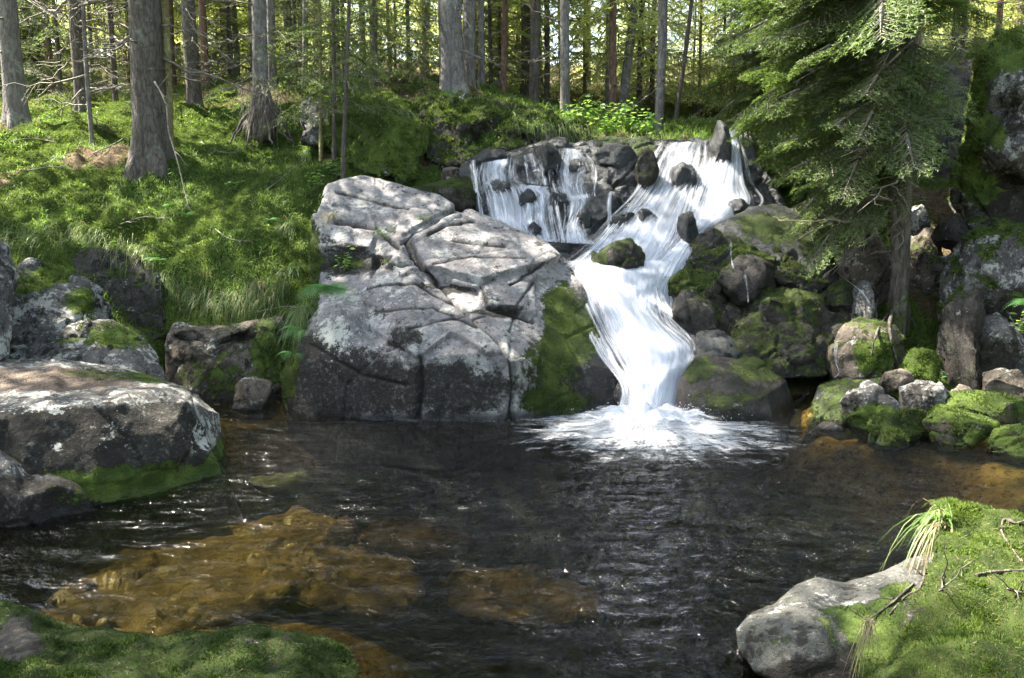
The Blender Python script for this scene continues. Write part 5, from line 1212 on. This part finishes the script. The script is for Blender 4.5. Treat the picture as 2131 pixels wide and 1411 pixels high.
for (o, V, Tt, nr, mo, mt, den, ln) in MOSSJOBS:
    px, py = proj(V)
    if o.location.y > 9 and den > 4000: den *= .8
    # the same patches the rock's colour shows, a little ragged
    w = sstep(.36, .7, mo + .55 * fbm(V * 8, 3, 4))
    if den > 40000: w = w * (.2 + .8 * sstep(-.25, .15, fbm(V * 16, 5, 3)))
    sm = sample(V, Tt, w, den)
    if sm is None: continue
    v, t, r = fronds(sm[0], sm[1], ln * (.75 + 1.1 * sstep(-.1, .4, fbm(sm[0] * 11, 6, 3))))
    mo_ = mesh_np('moss', v - np.array(o.location), t, M[mt], attrs={'rnd': r}, smooth=False)
    mo_.parent = o; mo_['kind'] = 'stuff'

# carpet of moss over the ground
GT = np.concatenate([GQ[:, :3], GQ[:, [0, 2, 3]]])
land = sstep(.08, .3, GV[:, 2])
gy = GV[:, 1]
mm = sstep(.45, -.02, fbm(GV * np.array([.9, .9, 0]), 3, 4)) * .92 + .08
near = land * mm * (gy < 14.5) * (gy > 1)
sm = sample(GV, GT, near, 7500)
v1, t1, r1 = fronds(sm[0], sm[1], .018 + .02 * RNG.rand(len(sm[0])))
mid = land * mm * (gy >= 14.5) * (gy < 24)
sm2 = sample(GV, GT, mid, 1500)
v2, t2, r2 = fronds(sm2[0], sm2[1], .055 * np.ones(len(sm2[0])))
o = mesh_np('moss_carpet', np.concatenate([v1, v2]), np.concatenate([t1, t2 + len(v1)]), M['mossblade'], attrs={'rnd': np.concatenate([r1, r2])}, smooth=False)
tag(o, 'thick carpet of green feathery moss covering the forest floor', 'moss', kind='stuff')
def blade_mesh(P0, D, L, W, droop, R=None, seg=4):
    """many curved grass blades at once: roots P0, directions D"""
    n = len(P0); t = np.linspace(0, 1, seg + 1)
    s = np.cross(D, np.array([0, 0, 1.])) + RNG.randn(n, 3) * .2; s /= np.linalg.norm(s, axis=1)[:, None] + 1e-9
    c = P0[:, None] + D[:, None] * (L[:, None] * t[None])[..., None]
    c[..., 2] -= (droop * L)[:, None] * t[None] ** 2.2
    w = (W[:, None] * (1 - t[None] ** 1.5 * .95))[..., None] * .5
    v = np.stack([c - s[:, None] * w, c + s[:, None] * w], 2).reshape(-1, 3)
    base = (np.arange(n) * (seg + 1) * 2)[:, None] + (np.arange(seg) * 2)[None]
    b = base.ravel(); q = np.stack([b, b + 1, b + 3, b + 2], 1)
    r = np.repeat(np.clip(RNG.rand(n) * 1.0 if R is None else R, 0, 1), (seg + 1) * 2)
    return v, q, r
def tuft(p, n, L, spread=.05, dirn=(0, -1, .6), droop=.7, name='grass_tuft', label='', mat='grass', W=.005, jit=.45, dry=.0, group=None):
    p = Vector(p); d = np.array(dirn, float); d /= np.linalg.norm(d)
    P0 = RNG.randn(n, 3) * spread * np.array([1, 1, .2])
    D = d + RNG.randn(n, 3) * jit; D /= np.linalg.norm(D, axis=1)[:, None]
    v, q, r = blade_mesh(P0, D, L * (.5 + .7 * RNG.rand(n)), W * (.7 + .6 * RNG.rand(n)), droop * (.6 + .8 * RNG.rand(n)))
    o = mesh_np(name, v, None, [M[mat], M['drygrass']], quads=q, attrs={'rnd': r * .9}, smooth=False, matidx=np.repeat((RNG.rand(n) < dry).astype(int), 4))
    o.location = p; tag(o, label, 'grass tuft', group); return o
# grass blades scattered through the moss of the left bank
gx, gpy = proj(GV)
bank = land * (gx > -60) * (gx < 680) * (gpy > 300) * (gpy < 660) * (gy < 12) * sstep(-.1, .35, fbm(GV * np.array([1.7, 1.7, 0]), 8, 3))
sm = sample(GV, GT, bank, 800)
n = len(sm[0]); D = np.stack([RNG.randn(n) * .5, -.6 + RNG.randn(n) * .4, .9 + .3 * RNG.rand(n)], 1); D /= np.linalg.norm(D, axis=1)[:, None]
v, q, r = blade_mesh(sm[0], D, .09 + .16 * RNG.rand(n), .004 + .003 * RNG.rand(n), .5 + .6 * RNG.rand(n))
edge = ((gx > 1000) * (gx < 1480) * (gy > 11) * (gy < 16) * land)
sm = sample(GV, GT, edge, 500)
n = len(sm[0]); D = np.stack([RNG.randn(n) * .4, -.3 + RNG.randn(n) * .4, .9 + .3 * RNG.rand(n)], 1); D /= np.linalg.norm(D, axis=1)[:, None]
vb, qb, rb = blade_mesh(sm[0], D, .12 + .2 * RNG.rand(n), .007 + .004 * RNG.rand(n), .4 + .5 * RNG.rand(n))
o = mesh_np('grass', np.concatenate([v, vb]), None, M['grass'], quads=np.concatenate([q, qb + len(v)]), attrs={'rnd': np.concatenate([r, rb])}, smooth=False)
tag(o, 'thin grass blades growing through the moss of the banks', 'grass', kind='stuff')
ALLB = bvh()
def hit(px, py):
    h = ray(ALLB, px, py)
    return h[0], h[1]
# fringe of long hair-like grass along the lip of the left bank
fr = []
for px in np.arange(-20, 600, 1.6):
    lip = np.interp(px, [-20, 0, 120, 200, 300, 350, 450, 560, 600], [520, 500, 500, 510, 540, 600, 635, 625, 590]) + RNG.randn() * 14
    h = hit(px, lip - 12)[0]
    if h is not None and h.y > 7.4: fr.append(h[:])
fr = np.array(fr); fr = np.repeat(fr, 4, 0) + RNG.randn(len(fr) * 4, 3) * .03; n = len(fr)
D = np.stack([RNG.randn(n) * .35, -.9 + RNG.randn(n) * .3, .25 + .4 * RNG.rand(n)], 1); D /= np.linalg.norm(D, axis=1)[:, None]
v, q, r = blade_mesh(fr, D, .12 + .16 * RNG.rand(n), .004 * np.ones(n), 1. + .9 * RNG.rand(n))
o = mesh_np('grass', v, None, [M['grass'], M['drygrass']], quads=q, attrs={'rnd': r}, smooth=False, matidx=np.repeat((RNG.rand(n) < .25).astype(int), 4))
tag(o, 'fringe of fine grass hanging over the lip of the left bank', 'grass', kind='stuff')
fr = []
for px in np.arange(1060, 1260, 1.5):
    h = hit(px, np.interp(px, [1060, 1150, 1200, 1260], [250, 262, 272, 284]) + RNG.randn() * 6)[0]
    if h is not None: fr.append(h[:])
fr = np.array(fr); fr = np.repeat(fr, 4, 0) + RNG.randn(len(fr) * 4, 3) * .04; n = len(fr)
D = np.stack([.3 + RNG.randn(n) * .35, -.9 + RNG.randn(n) * .3, .3 + .5 * RNG.rand(n)], 1); D /= np.linalg.norm(D, axis=1)[:, None]
v, q, r = blade_mesh(fr, D, .15 + .2 * RNG.rand(n), .007 * np.ones(n), 1. + .7 * RNG.rand(n))
o = mesh_np('grass', v, None, [M['grass'], M['drygrass']], quads=q, attrs={'rnd': r}, smooth=False, matidx=np.repeat((RNG.rand(n) < .2).astype(int), 4))
tag(o, 'grass hanging over the mossy edge above the thin cascade', 'grass', kind='stuff')
for (px, py, n, L, dr, dd, dry, lab) in [
    (652, 315, 160, .38, 1.2, (-.1, -.8, .7), .05, 'long drooping grass tuft at the left foot of the tall mossy boulder'),
    (535, 590, 110, .22, 1.2, (.1, -.8, .8), .5, 'pale half-dry grass tuft at the right end of the bank lip'),
    (425, 575, 70, .26, .5, (-.2, -.6, 1.1), .4, 'spiky pale grass tuft in the middle of the bank lip'),
    (610, 470, 130, .34, 1.1, (-.5, -.6, .6), .1, 'grass tuft spilling left from the upper edge of the great boulder'),
    (640, 640, 170, .40, 1.3, (-.3, -.8, .5), .05, 'long green grass tuft hanging below the big fern'),
    (610, 560, 120, .30, 1.1, (-.2, -.7, .6), .1, 'grass tuft in the mossy gully left of the great boulder'),
    (690, 450, 60, .2, .9, (-.2, -.7, .7), .8, 'dry yellow grass tuft on the top left block of the great boulder'),
    (810, 545, 45, .14, .8, (0, -.6, .9), .6, 'small dry grass tuft in the crack of the great boulder'),
    (880, 455, 40, .10, .8, (0, -.6, .9), .2, 'tiny grass tuft where two upper slabs of the great boulder meet'),
    (240, 430, 60, .22, .9, (.2, -.7, .8), .1, 'thin grass tuft on the bank below the massive trunk'),
    (130, 330, 60, .22, .9, (.2, -.7, .8), .1, 'grass tuft on the bank below the thick grey trunk'),
    (860, 640, 20, .05, .6, (0, -.5, 1), 1, 'few dry stalks on the face of the great boulder'),
    (1640, 400, 60, .22, .9, (-.4, -.7, .6), .3, 'grass tuft under the right spruce beside the sunlit fall'),
    (1985, 300, 70, .22, 1.1, (-.4, -.7, .4), .6, 'dry grass tuft on the ledge left of the towering boulder')]:
    h = hit(px, py)[0]
    if h is not None: tuft(h, n, L, .045, dd, dr, label=lab, dry=dry, W=.0055)
tuft(P(1955, 1075, 3.38), 38, .27, .028, (-.75, -.35, .75), .95, label='arching grass tuft sprouting from the tip of the bright moss mound', dry=.18, W=.0075, jit=.33)
tuft(P(1955, 1090, 3.32), 24, .30, .02, (-.45, -.5, .2), 1.2, label='pale dry blades hanging below the arching tuft on the moss mound', dry=.75, W=.006, jit=.25)
tuft(P(1812, 1290, 2.68), 26, .16, .012, (-.3, -.4, -.1), .9, label='short dry grass wisp between smooth boulder and moss mound', dry=1.0, W=.004, jit=.3)

# ferns: frond = midrib with paired, toothed leaflets
def frond_geo(mb, root, d, L, seed, droop=.5, wid=.26):
    rs = np.random.RandomState(seed); d = np.array(d, float); d /= np.linalg.norm(d)
    n = 15; t = np.linspace(0, 1, n)
    c = np.array(root) + d * (L * t)[:, None]; c[:, 2] -= droop * L * t ** 2
    mb.tube(c, .0022 * (1.1 - t), 3, 0, .1)
    side = np.cross(d, [0, 0, 1.]); side /= np.linalg.norm(side) + 1e-9; side = side + np.array([0, 0, .25]) * (seed % 3 - 1)
    k = 17
    for i in range(k):
        tt = .14 + .85 * i / k; b = np.array([np.interp(tt, t, c[:, a]) for a in range(3)])
        l2 = L * wid * math.sin(math.pi * min(1, .18 + tt * .86)) ** .8 * (1.1 - .5 * tt)
        tan = d - np.array([0, 0, 2 * droop * tt]); tan /= np.linalg.norm(tan)
        for s in (-1, 1):
            dd = side * s + tan * .45 - np.array([0, 0, .22]); dd /= np.linalg.norm(dd)
            m_ = 7
            for j in range(m_):
                u = (j + .5) / m_; p = b + dd * l2 * u; w = l2 * .11 * (1 - u * .7)
                a_ = tan * w + dd * w * .5
                q_ = -tan * w * .9 + dd * w * .5; h = dd * l2 / m_ * .5
                mb.add([p - h, p + a_, p + h, p + q_], [[0, 1, 2], [0, 2, 3]], 0, .2 + .5 * rs.rand() + .2 * tt)
def fern(px, py, L, n, label, facing=0, Y=None, spread=1.3, seed=0, up=.6):
    h = hit(px, py)[0] if Y is None else P(px, py, Y)
    if h is None: return
    t = thing('fern', label, 'fern', h); rs = np.random.RandomState(seed)
    for i in range(n):
        az = -math.pi / 2 + facing + (i - (n - 1) / 2) * spread / max(1, n - 1) * 2 + rs.randn() * .12
        mb = MB(); frond_geo(mb, (0, 0, 0), (math.cos(az), math.sin(az), up + .35 + rs.rand() * .5), L * (.85 + .4 * rs.rand()), seed * 10 + i, droop=.85)
        mb.build('frond', M['fern'], t, smooth=False, local=True)
fern(690, 615, .52, 15, 'large green fern growing from the gully at the left edge of the great boulder', -.25, Y=7.42, spread=1.0, seed=1)
fern(632, 690, .34, 4, 'fern stretching left over the bank wall below the large fern', -1.2, Y=7.5, seed=3, up=.2)
fern(612, 740, .26, 3, 'small fern hanging low on the mossy left edge of the great boulder', -.5, Y=7.38, seed=4, up=.1)
fern(330, 545, .28, 3, 'small fern at the lip of the left bank', -.2, seed=5)
fern(490, 385, .24, 5, 'low fern in the moss below the root stump', 0, seed=6)
fern(390, 450, .24, 4, 'pale fern in the middle of the left bank', .3, seed=7)
fern(355, 430, .2, 4, 'tiny fern near the foot of the massive trunk', -.3, seed=8)
fern(560, 460, .22, 4, 'small fern on the bank left of the great boulder top', -.2, seed=9)
fern(1970, 590, .2, 3, 'small fern on the mossy slope right of the spruce trunk', -.3, seed=10)
fern(2150, 640, .36, 6, 'bright fern reaching in from the right edge', -.9, Y=6.9, seed=11)
fern(930, 200, .3, 4, 'small fern on top of the overhanging rock', 0, seed=12)

# broad-leaved plants
def leaf(mb, p, d, L, r, nrm=None):
    d = np.array(d, float); d /= np.linalg.norm(d); s = np.cross(d, [0, 0, 1.] if nrm is None else nrm); s /= np.linalg.norm(s) + 1e-9
    up = np.cross(s, d); w = L * .30
    pt = [p, p + d * L * .3 + s * w * .8 + up * .02 * L, p + d * L * .65 + s * w * .75, p + d * L - up * L * .15, p + d * L * .65 - s * w * .75, p + d * L * .3 - s * w * .8 + up * .02 * L, p + d * L * .5 - up * L * .07]
    mb.add(pt, [[0, 1, 6], [1, 2, 6], [2, 3, 6], [3, 4, 6], [4, 5, 6], [5, 0, 6]], 0, r)
def shrub(px, py, H, stems, leaves, LL, label, Y=None, seed=0, mat='broadleaf', lean=(0, -.2), name='leafy_plant', cat='plant', sp=.35):
    h = hit(px, py)[0] if Y is None else P(px, py, Y)
    if h is None: return
    rs = np.random.RandomState(seed); t = thing(name, label, cat, h)
    st = MB(); lf = MB()
    for i in range(stems):
        d = np.array([lean[0] + rs.randn() * sp, lean[1] + rs.randn() * sp, 1.]); d /= np.linalg.norm(d); L = H * (.6 + .5 * rs.rand())
        q = np.linspace(0, 1, 6); pp = d * (L * q)[:, None] + np.array([rs.randn() * .02, rs.randn() * .02, 0]); pp[:, :2] += (rs.randn(2) * .15 * L) * (q ** 2)[:, None]
        st.tube(pp, .004 * (1.1 - q), 4, 0)
        for j in range(leaves):
            u = .25 + .75 * (j + rs.rand() * .5) / leaves; b = np.array([np.interp(u, q, pp[:, a]) for a in range(3)])
            az = j * 2.4 + rs.rand(); ln = LL * (.6 + .6 * rs.rand())
            leaf(lf, b, (math.cos(az), math.sin(az), .25 - .5 * rs.rand()), ln, rs.rand() ** 1.3, rs.randn(3) * .35 + np.array([0, -.3, 1]))
    st.build('stem', M['twig'], t, local=True); lf.build('leaves', M[mat], t, smooth=False, local=True)
shrub(700, 372, .34, 6, 7, .075, 'leafy green plant rooted at the top corner of the great boulder', seed=1)
shrub(665, 392, .25, 5, 6, .07, 'low leafy plant left of the one at the top corner of the great boulder', seed=2, lean=(-.3, -.2))
shrub(795, 500, .22, 3, 6, .05, 'slender leafy sprig in the crack across the great boulder', seed=3)
shrub(715, 565, .26, 5, 7, .055, 'small leafy herb just above the large fern', seed=4)
shrub(480, 400, .2, 4, 6, .06, 'broad-leaved herb in the moss in the middle of the left bank', seed=5)
shrub(360, 375, .16, 3, 5, .05, 'little herb sprouting at the roots of the massive trunk', seed=6)
for i, (px, py, Y, H, lab) in enumerate([(1195, 262, 12.6, .42, 'leftmost bright shrub on the bank above the cascade'), (1235, 270, 13.0, .58, 'yellow-green shrub left of the slim trunk above the falls'), (1262, 285, 12.4, .42, 'low sunlit shrub right above the dark lip'), (1300, 278, 12.8, .55, 'tall yellow-green shrub right of the slim trunk above the falls'),
        (1335, 285, 12.6, .45, 'sunlit shrub beside the clean grey trunk'), (1350, 285, 13.6, .38, 'small bright shrub behind the clean grey trunk'), (1285, 270, 14.2, .6, 'hazy bright shrub farther back above the falls')]):
    shrub(px, py, H, 9, 8, .10, lab, Y=Y, seed=20 + i, name='shrub', cat='shrub')
shrub(2120, 700, .3, 5, 6, .06, 'small leafy plant at the right edge below the bright fern', Y=6.9, seed=31)
shrub(1965, 790, .12, 5, 4, .05, 'round-leaved herb among the stones of the right shore', seed=32, mat='fern')

# ------------------------------------------------------------------ roots, stump, sticks
def stick(name, label, pl, r0, r1, mat='deadwood', branches=0, seed=0, cat=None, surf=False, off=.01, sides=7):
    rs = np.random.RandomState(seed)
    if surf:
        w = []
        for (px, py) in pl:
            h, nn = hit(px, py)
            if h is not None: w.append((h + nn * off)[:])
        pl3 = np.array(w)
    else: pl3 = np.array([P(*q)[:] for q in pl])
    n = max(10, len(pl3) * 5); c = cr(pl3, np.linspace(0, 1, n)); t = np.linspace(0, 1, n)
    c = c + rs.randn(n, 3) * r0 * .12
    mb = MB(); mb.tube(c, (r0 * (1 - t) + r1 * t) * (1 + .15 * rs.randn(n)), sides)
    for k in range(branches):
        i = rs.randint(2, n - 1); d = rs.randn(3) * .6 + (c[i] - c[i - 2]) * 6; d /= np.linalg.norm(d); L = rs.uniform(.06, .28)
        q = np.linspace(0, 1, 5)[:, None]; mb.tube(c[i] + d * L * q + rs.randn(5, 3) * .006, np.linspace(r1 * 1.1, r1 * .4, 5), 4)
    loc = c[0]; v, tt, m_, r = mb.data()
    o = mesh_np(name, v, tt, M[mat], attrs={'rnd': r, 'moss': np.zeros(len(v)) - .3}, loc=loc); tag(o, label, cat or name.replace('_', ' ')); return o
stick('dead_branch', 'bare pale branch leaning down from the massive trunk onto the bank', [(322, 170, 9.9), (345, 215, 9.75), (352, 275, 9.7), (368, 330, 9.6), (380, 380, 9.5), (392, 428, 9.35)], .012, .005, branches=12, seed=1, cat='branch')
stick('dead_branch', 'thin grey branch lying on the moss left of the massive trunk', [(195, 320), (230, 305), (268, 282)], .010, .004, branches=4, seed=2, cat='branch', surf=True)
stick('fallen_branch', 'dead stem with broken side twigs standing left of the root stump', [(513, 268, 12.2), (516, 240, 12.2), (522, 215, 12.2)], .014, .006, branches=9, seed=3, cat='branch')
stick('fallen_branch', 'long bare stalk sticking out left from the big fern', [(640, 640, 7.6), (590, 638, 7.5), (530, 650, 7.4)], .004, .002, seed=4, cat='stalk')
for i, (pl, r0, lab) in enumerate([([(2150, 1075), (2115, 1090), (2090, 1082), (2085, 1110), (2110, 1150), (2125, 1170)], .009, 'crooked thin root near the top right of the moss mound'),
        ([(2150, 1188), (2090, 1190), (2040, 1195), (2012, 1208)], .008, 'pale horizontal root across the middle of the moss mound'),
        ([(1925, 1185), (1915, 1225), (1880, 1245), (1850, 1280)], .007, 'thin root running down to the smooth pale boulder'),
        ([(1965, 1195), (1962, 1225), (1955, 1232)], .006, 'short root stub on the left side of the moss mound'),
        ([(2095, 1225), (2140, 1240)], .006, 'short pale twig lying at the right edge of the moss mound'),
        ([(1900, 1215), (1850, 1260), (1800, 1295)], .006, 'brown root slanting beside the smooth boulder tail')]):
    stick('root', lab, pl, r0 * .8, .003, 'bark', 3, 40 + i, surf=True, off=.004)
for i, (pl, r0, lab) in enumerate([([(1862, 630), (1850, 680), (1858, 730), (1868, 760)], .022, 'root gripping the sunlit boulder below the spruce'), ([(1858, 640), (1825, 690), (1815, 740)], .016, 'left root hanging over the sunlit boulder'),
        ([(1872, 640), (1900, 670), (1910, 720), (1925, 745)], .016, 'right root running down beside the sunlit boulder'), ([(1880, 615), (1930, 605), (1975, 600)], .014, 'long root running right from the spruce foot')]):
    stick('root', lab, pl, r0, .006, 'bark', 2, 50 + i, surf=True, off=.012)
def stump():
    p = P(548, 285, 12.0); t = thing('root_stump', 'dark shaggy root stump overhanging a hollow in front of a spruce trunk', 'stump', p)
    v, tr_ = ico(5); v = v.copy(); h = v[:, 2] * .5 + .5
    v[:, 2] *= 1.; sc = .24 * (1 - .62 * h) * (1 + .35 * np.exp(-h * 4))
    v = np.stack([v[:, 0] * sc, v[:, 1] * sc, h * .95 - .08], 1); n = vnormals(v, tr_)
    v = v + n * (.07 * fbm(v * np.array([9, 9, 2]), 4, 4) + .02 * fbm(v * 30, 5, 2))[:, None]
    mesh_np('body', v, tr_, M['bark'], t, attrs={'moss': .25 + .5 * n[:, 2] + .2 * fbm(v * 3, 2)}, local=True)
    for i in range(9):
        rs = np.random.RandomState(i); a = i * .75; mb = MB(); q = np.linspace(0, 1, 8)
        c = np.stack([np.cos(a) * (.12 + .42 * q), np.sin(a) * (.12 + .42 * q), .42 - .62 * q + .05 * np.sin(q * 6 + i)], 1) + rs.randn(8, 3) * .012
        mb.tube(c, .03 * (1 - q * .7), 7); v2, t2, m2, r2 = mb.data()
        mesh_np('root', v2, t2, M['bark'], t, attrs={'moss': np.full(len(v2), .1)}, local=True)
    n_ = 500; P0 = np.stack([RNG.randn(n_) * .12, RNG.randn(n_) * .12 - .08, .15 + .6 * RNG.rand(n_)], 1)
    D = np.stack([RNG.randn(n_) * .4, -.6 + RNG.randn(n_) * .3, RNG.randn(n_) * .3], 1); D /= np.linalg.norm(D, axis=1)[:, None]
    vv, q4, r = blade_mesh(P0, D, .12 + .15 * RNG.rand(n_), .004 * np.ones(n_), 1.4 * np.ones(n_))
    o = mesh_np('rootlets', vv, None, M['twig'], t, quads=q4, attrs={'rnd': r}, smooth=False, local=True); o['kind'] = 'stuff'
stump()
# unseen spruces added round the near side to block sky light
rs = random.Random(9)
for i in range(26):
    a = math.radians(rs.uniform(95, 445 - 180 + 90)) if False else rs.uniform(0, 1)
    ang = math.radians(40 + 280 * (i + rs.random() * .6) / 26)          # clockwise from straight ahead
    d = rs.uniform(6.5, 17)
    x, y = math.sin(ang) * d, math.cos(ang) * d - 1
    if y > 4: x *= 1.5
    z = float(tz([x], [y])[0])
    t = thing('spruce_tree', 'unseen spruce added round the near side of the pool to block sky light', 'tree', (x, y, z), group='unseen spruces added to block sky light')
    trunk('trunk', 19, rs.uniform(.1, .2), M['bark'], t, 300 + i, (0, 0), 12, 24)
    c = bpy.data.objects.new('crown', crown_mesh(('tall', i % 3))); COL.objects.link(c); c.parent = t
    s = rs.uniform(.9, 1.3); c.scale = (s * 1.3, s * 1.3, s); c.rotation_euler = (0, 0, rs.random() * 6.28)
# low leafy undergrowth in patches on the left bank
bank2 = land * (gx > -60) * (gx < 900) * (gpy > 200) * (gpy < 660) * (gy < 14) * sstep(.05, .45, fbm(GV * np.array([1.3, 1.3, 0]), 28, 4))
sm = sample(GV, GT, bank2, 600)
v, t, r = fronds(sm[0] + np.array([0, 0, .03]) * RNG.rand(len(sm[0]), 1), sm[1], .036, .6, .5)
o = mesh_np('undergrowth', v, t, M['grass'], attrs={'rnd': r}, smooth=False)
tag(o, 'patches of low green herbs in the moss of the left bank', 'undergrowth', kind='stuff')
# young spruces scattered through the forest behind
rs = random.Random(21)
for i in range(26):
    Y = rs.uniform(16, 34); px = rs.uniform(-60, 2250)
    if 1380 < px < 1500: continue
    X = (px - 1065) / FPX * Y; z = float(tz([X], [Y])[0])
    t = thing('young_spruce', 'young spruce filling the gaps between the forest trunks', 'tree', (X, Y, z), group='young spruces among the trunks')
    trunk('trunk', 6.2, .045, M['bark'], t, 500 + i, (0, 0), 8, 12)
    c = bpy.data.objects.new('crown', crown_mesh(('young' if px < 700 and i % 2 else 'youngsun', i % 3))); COL.objects.link(c); c.parent = t
    s = rs.uniform(.8, 1.6); c.scale = (s * .8, s * .8, s); c.rotation_euler = (0, 0, rs.random() * 6.28)
# fallen needles and bits of twig on the near moss
vv = []; tt = []; nn = 0
for (o_, V, Tt, nr, mo, mt, den, ln) in MOSSJOBS:
    if 'bright green moss mound' in o_['label'] or 'bottom edge' in o_['label'] or 'flat-topped' in o_['label'] or 'smooth pale' in o_['label']:
        sm = sample(V, Tt, np.clip(nr[:, 2], 0, 1), 420 if 'mound' in o_['label'] else 260)
        if sm is None: continue
        n = len(sm[0]); d = RNG.randn(n, 3); d -= sm[1] * (d * sm[1]).sum(1)[:, None]; d /= np.linalg.norm(d, axis=1)[:, None]
        L = (.008 + .04 * RNG.rand(n) ** 3)[:, None]; s_ = np.cross(d, sm[1]) * .0012; p = sm[0] + sm[1] * .008
        vv.append(np.stack([p - s_, p + s_, p + d * L], 1).reshape(-1, 3)); tt.append(np.arange(3 * n).reshape(-1, 3) + nn); nn += 3 * n
o = mesh_np('litter', np.concatenate(vv), np.concatenate(tt), M['drygrass'], attrs={'rnd': RNG.rand(nn)}, smooth=False)
tag(o, 'fallen needles and twig bits on the near moss and rocks', 'litter', kind='stuff')

# unseen spruces added at the left to shade the great boulder and slab
for i, (x, y, s_) in enumerate([(-8.4, 9.0, 1.2), (-10.5, 10.6, 1.3), (-5.5, 3.5, 1.0)]):
    t = thing('spruce_tree', 'unseen spruce added beyond the left edge to cast shade', 'tree', (x, y, float(tz([x], [y])[0])), group='unseen spruces added for shade')
    trunk('trunk', 20, .16, M['bark'], t, 400 + i, (0, 0), 12, 24)
    c = bpy.data.objects.new('crown', crown_mesh(('tall', i % 3))); COL.objects.link(c); c.parent = t; c.scale = (s_ * 1.25, s_ * 1.25, s_); c.rotation_euler = (0, 0, i * 2.1)


# slim dead-branched poles close behind the bank
rs = random.Random(33); k = 0
while k < 46:
    Y = rs.uniform(15, 30); px = rs.uniform(-100, 1900)
    if 1390 < px < 1500: continue
    X = (px - 1065) / FPX * Y; z = float(tz([X], [Y])[0])
    if not clear(X, Y, .5): continue
    placed.append((X, Y)); k += 1
    t = thing('spruce_tree', 'slim bare spruce pole crowded among the forest trunks', 'tree', (X, Y, z), group='slim spruce poles')
    trunk('trunk', 14, rs.uniform(.03, .065), M[rs.choice(['bark_grey', 'bark_red', 'bark_grey'])], t, 600 + k, (rs.gauss(0, .02), 0), 7, 12)
    for q in range(7):
        b = bpy.data.objects.new('dead_branch', DEAD[rs.randrange(6)]); COL.objects.link(b); b.parent = t
        az = rs.random() * 6.28; L = rs.uniform(.4, 1.1); b.location = (0, 0, rs.uniform(.6, 6)); b.rotation_euler = (0, 0, az); b.scale = (L, L, L)
    c = bpy.data.objects.new('crown', crown_mesh(('youngsun', k % 3))); COL.objects.link(c); c.parent = t; c.location = (0, 0, 7.0); c.scale = (.6, .6, 1.1)

# spray thrown up where the fall meets the pool
n = 700; a_ = RNG.rand(n) * 6.28; r_ = np.abs(RNG.randn(n)) * .33
p = np.stack([FOOT.x + r_ * np.cos(a_) * 1.2, FOOT.y - .12 + r_ * np.sin(a_) * .6, .06 + np.abs(RNG.randn(n)) * .10 * np.exp(-r_ * 1.5)], 1)
sz = (.0025 + .004 * RNG.rand(n) ** 2)[:, None]
q = np.array([[1, 0, -.7], [-1, 0, -.7], [0, 1, .7], [0, -1, .7]], float)
v = (p[:, None] + q[None] * sz[:, None]).reshape(-1, 3); f = np.array([[0, 1, 2], [0, 3, 1], [0, 2, 3], [1, 3, 2]])
o = mesh_np('spray', v, (np.arange(n)[:, None, None] * 4 + f[None]).reshape(-1, 3), M['strand'], wf, attrs={'dens': np.ones(4 * n)}); o['kind'] = 'stuff'


# fallen sticks on the moss of the left bank
for i, (pl, r0, lab) in enumerate([([(60, 360), (110, 352), (165, 360)], .009, 'fallen stick on the moss below the thick grey left trunk'), ([(420, 300), (455, 318), (500, 322)], .010, 'fallen stick in the bare patch left of the root stump'),
        ([(560, 395), (590, 372), (615, 350)], .008, 'thin stick leaning on the bank below the sapling boulder'), ([(250, 470), (300, 455), (352, 462)], .007, 'fallen twig across the grass in the middle of the left bank'),
        ([(20, 300), (70, 292), (120, 300)], .009, 'short fallen stick beside the thick grey trunk foot'), ([(450, 480), (480, 500), (520, 505)], .006, 'small twig above the pale grass tuft on the left bank')]):
    stick('fallen_branch', lab, pl, r0, .004, 'deadwood', 6, 80 + i, cat='branch', surf=True, off=.03)
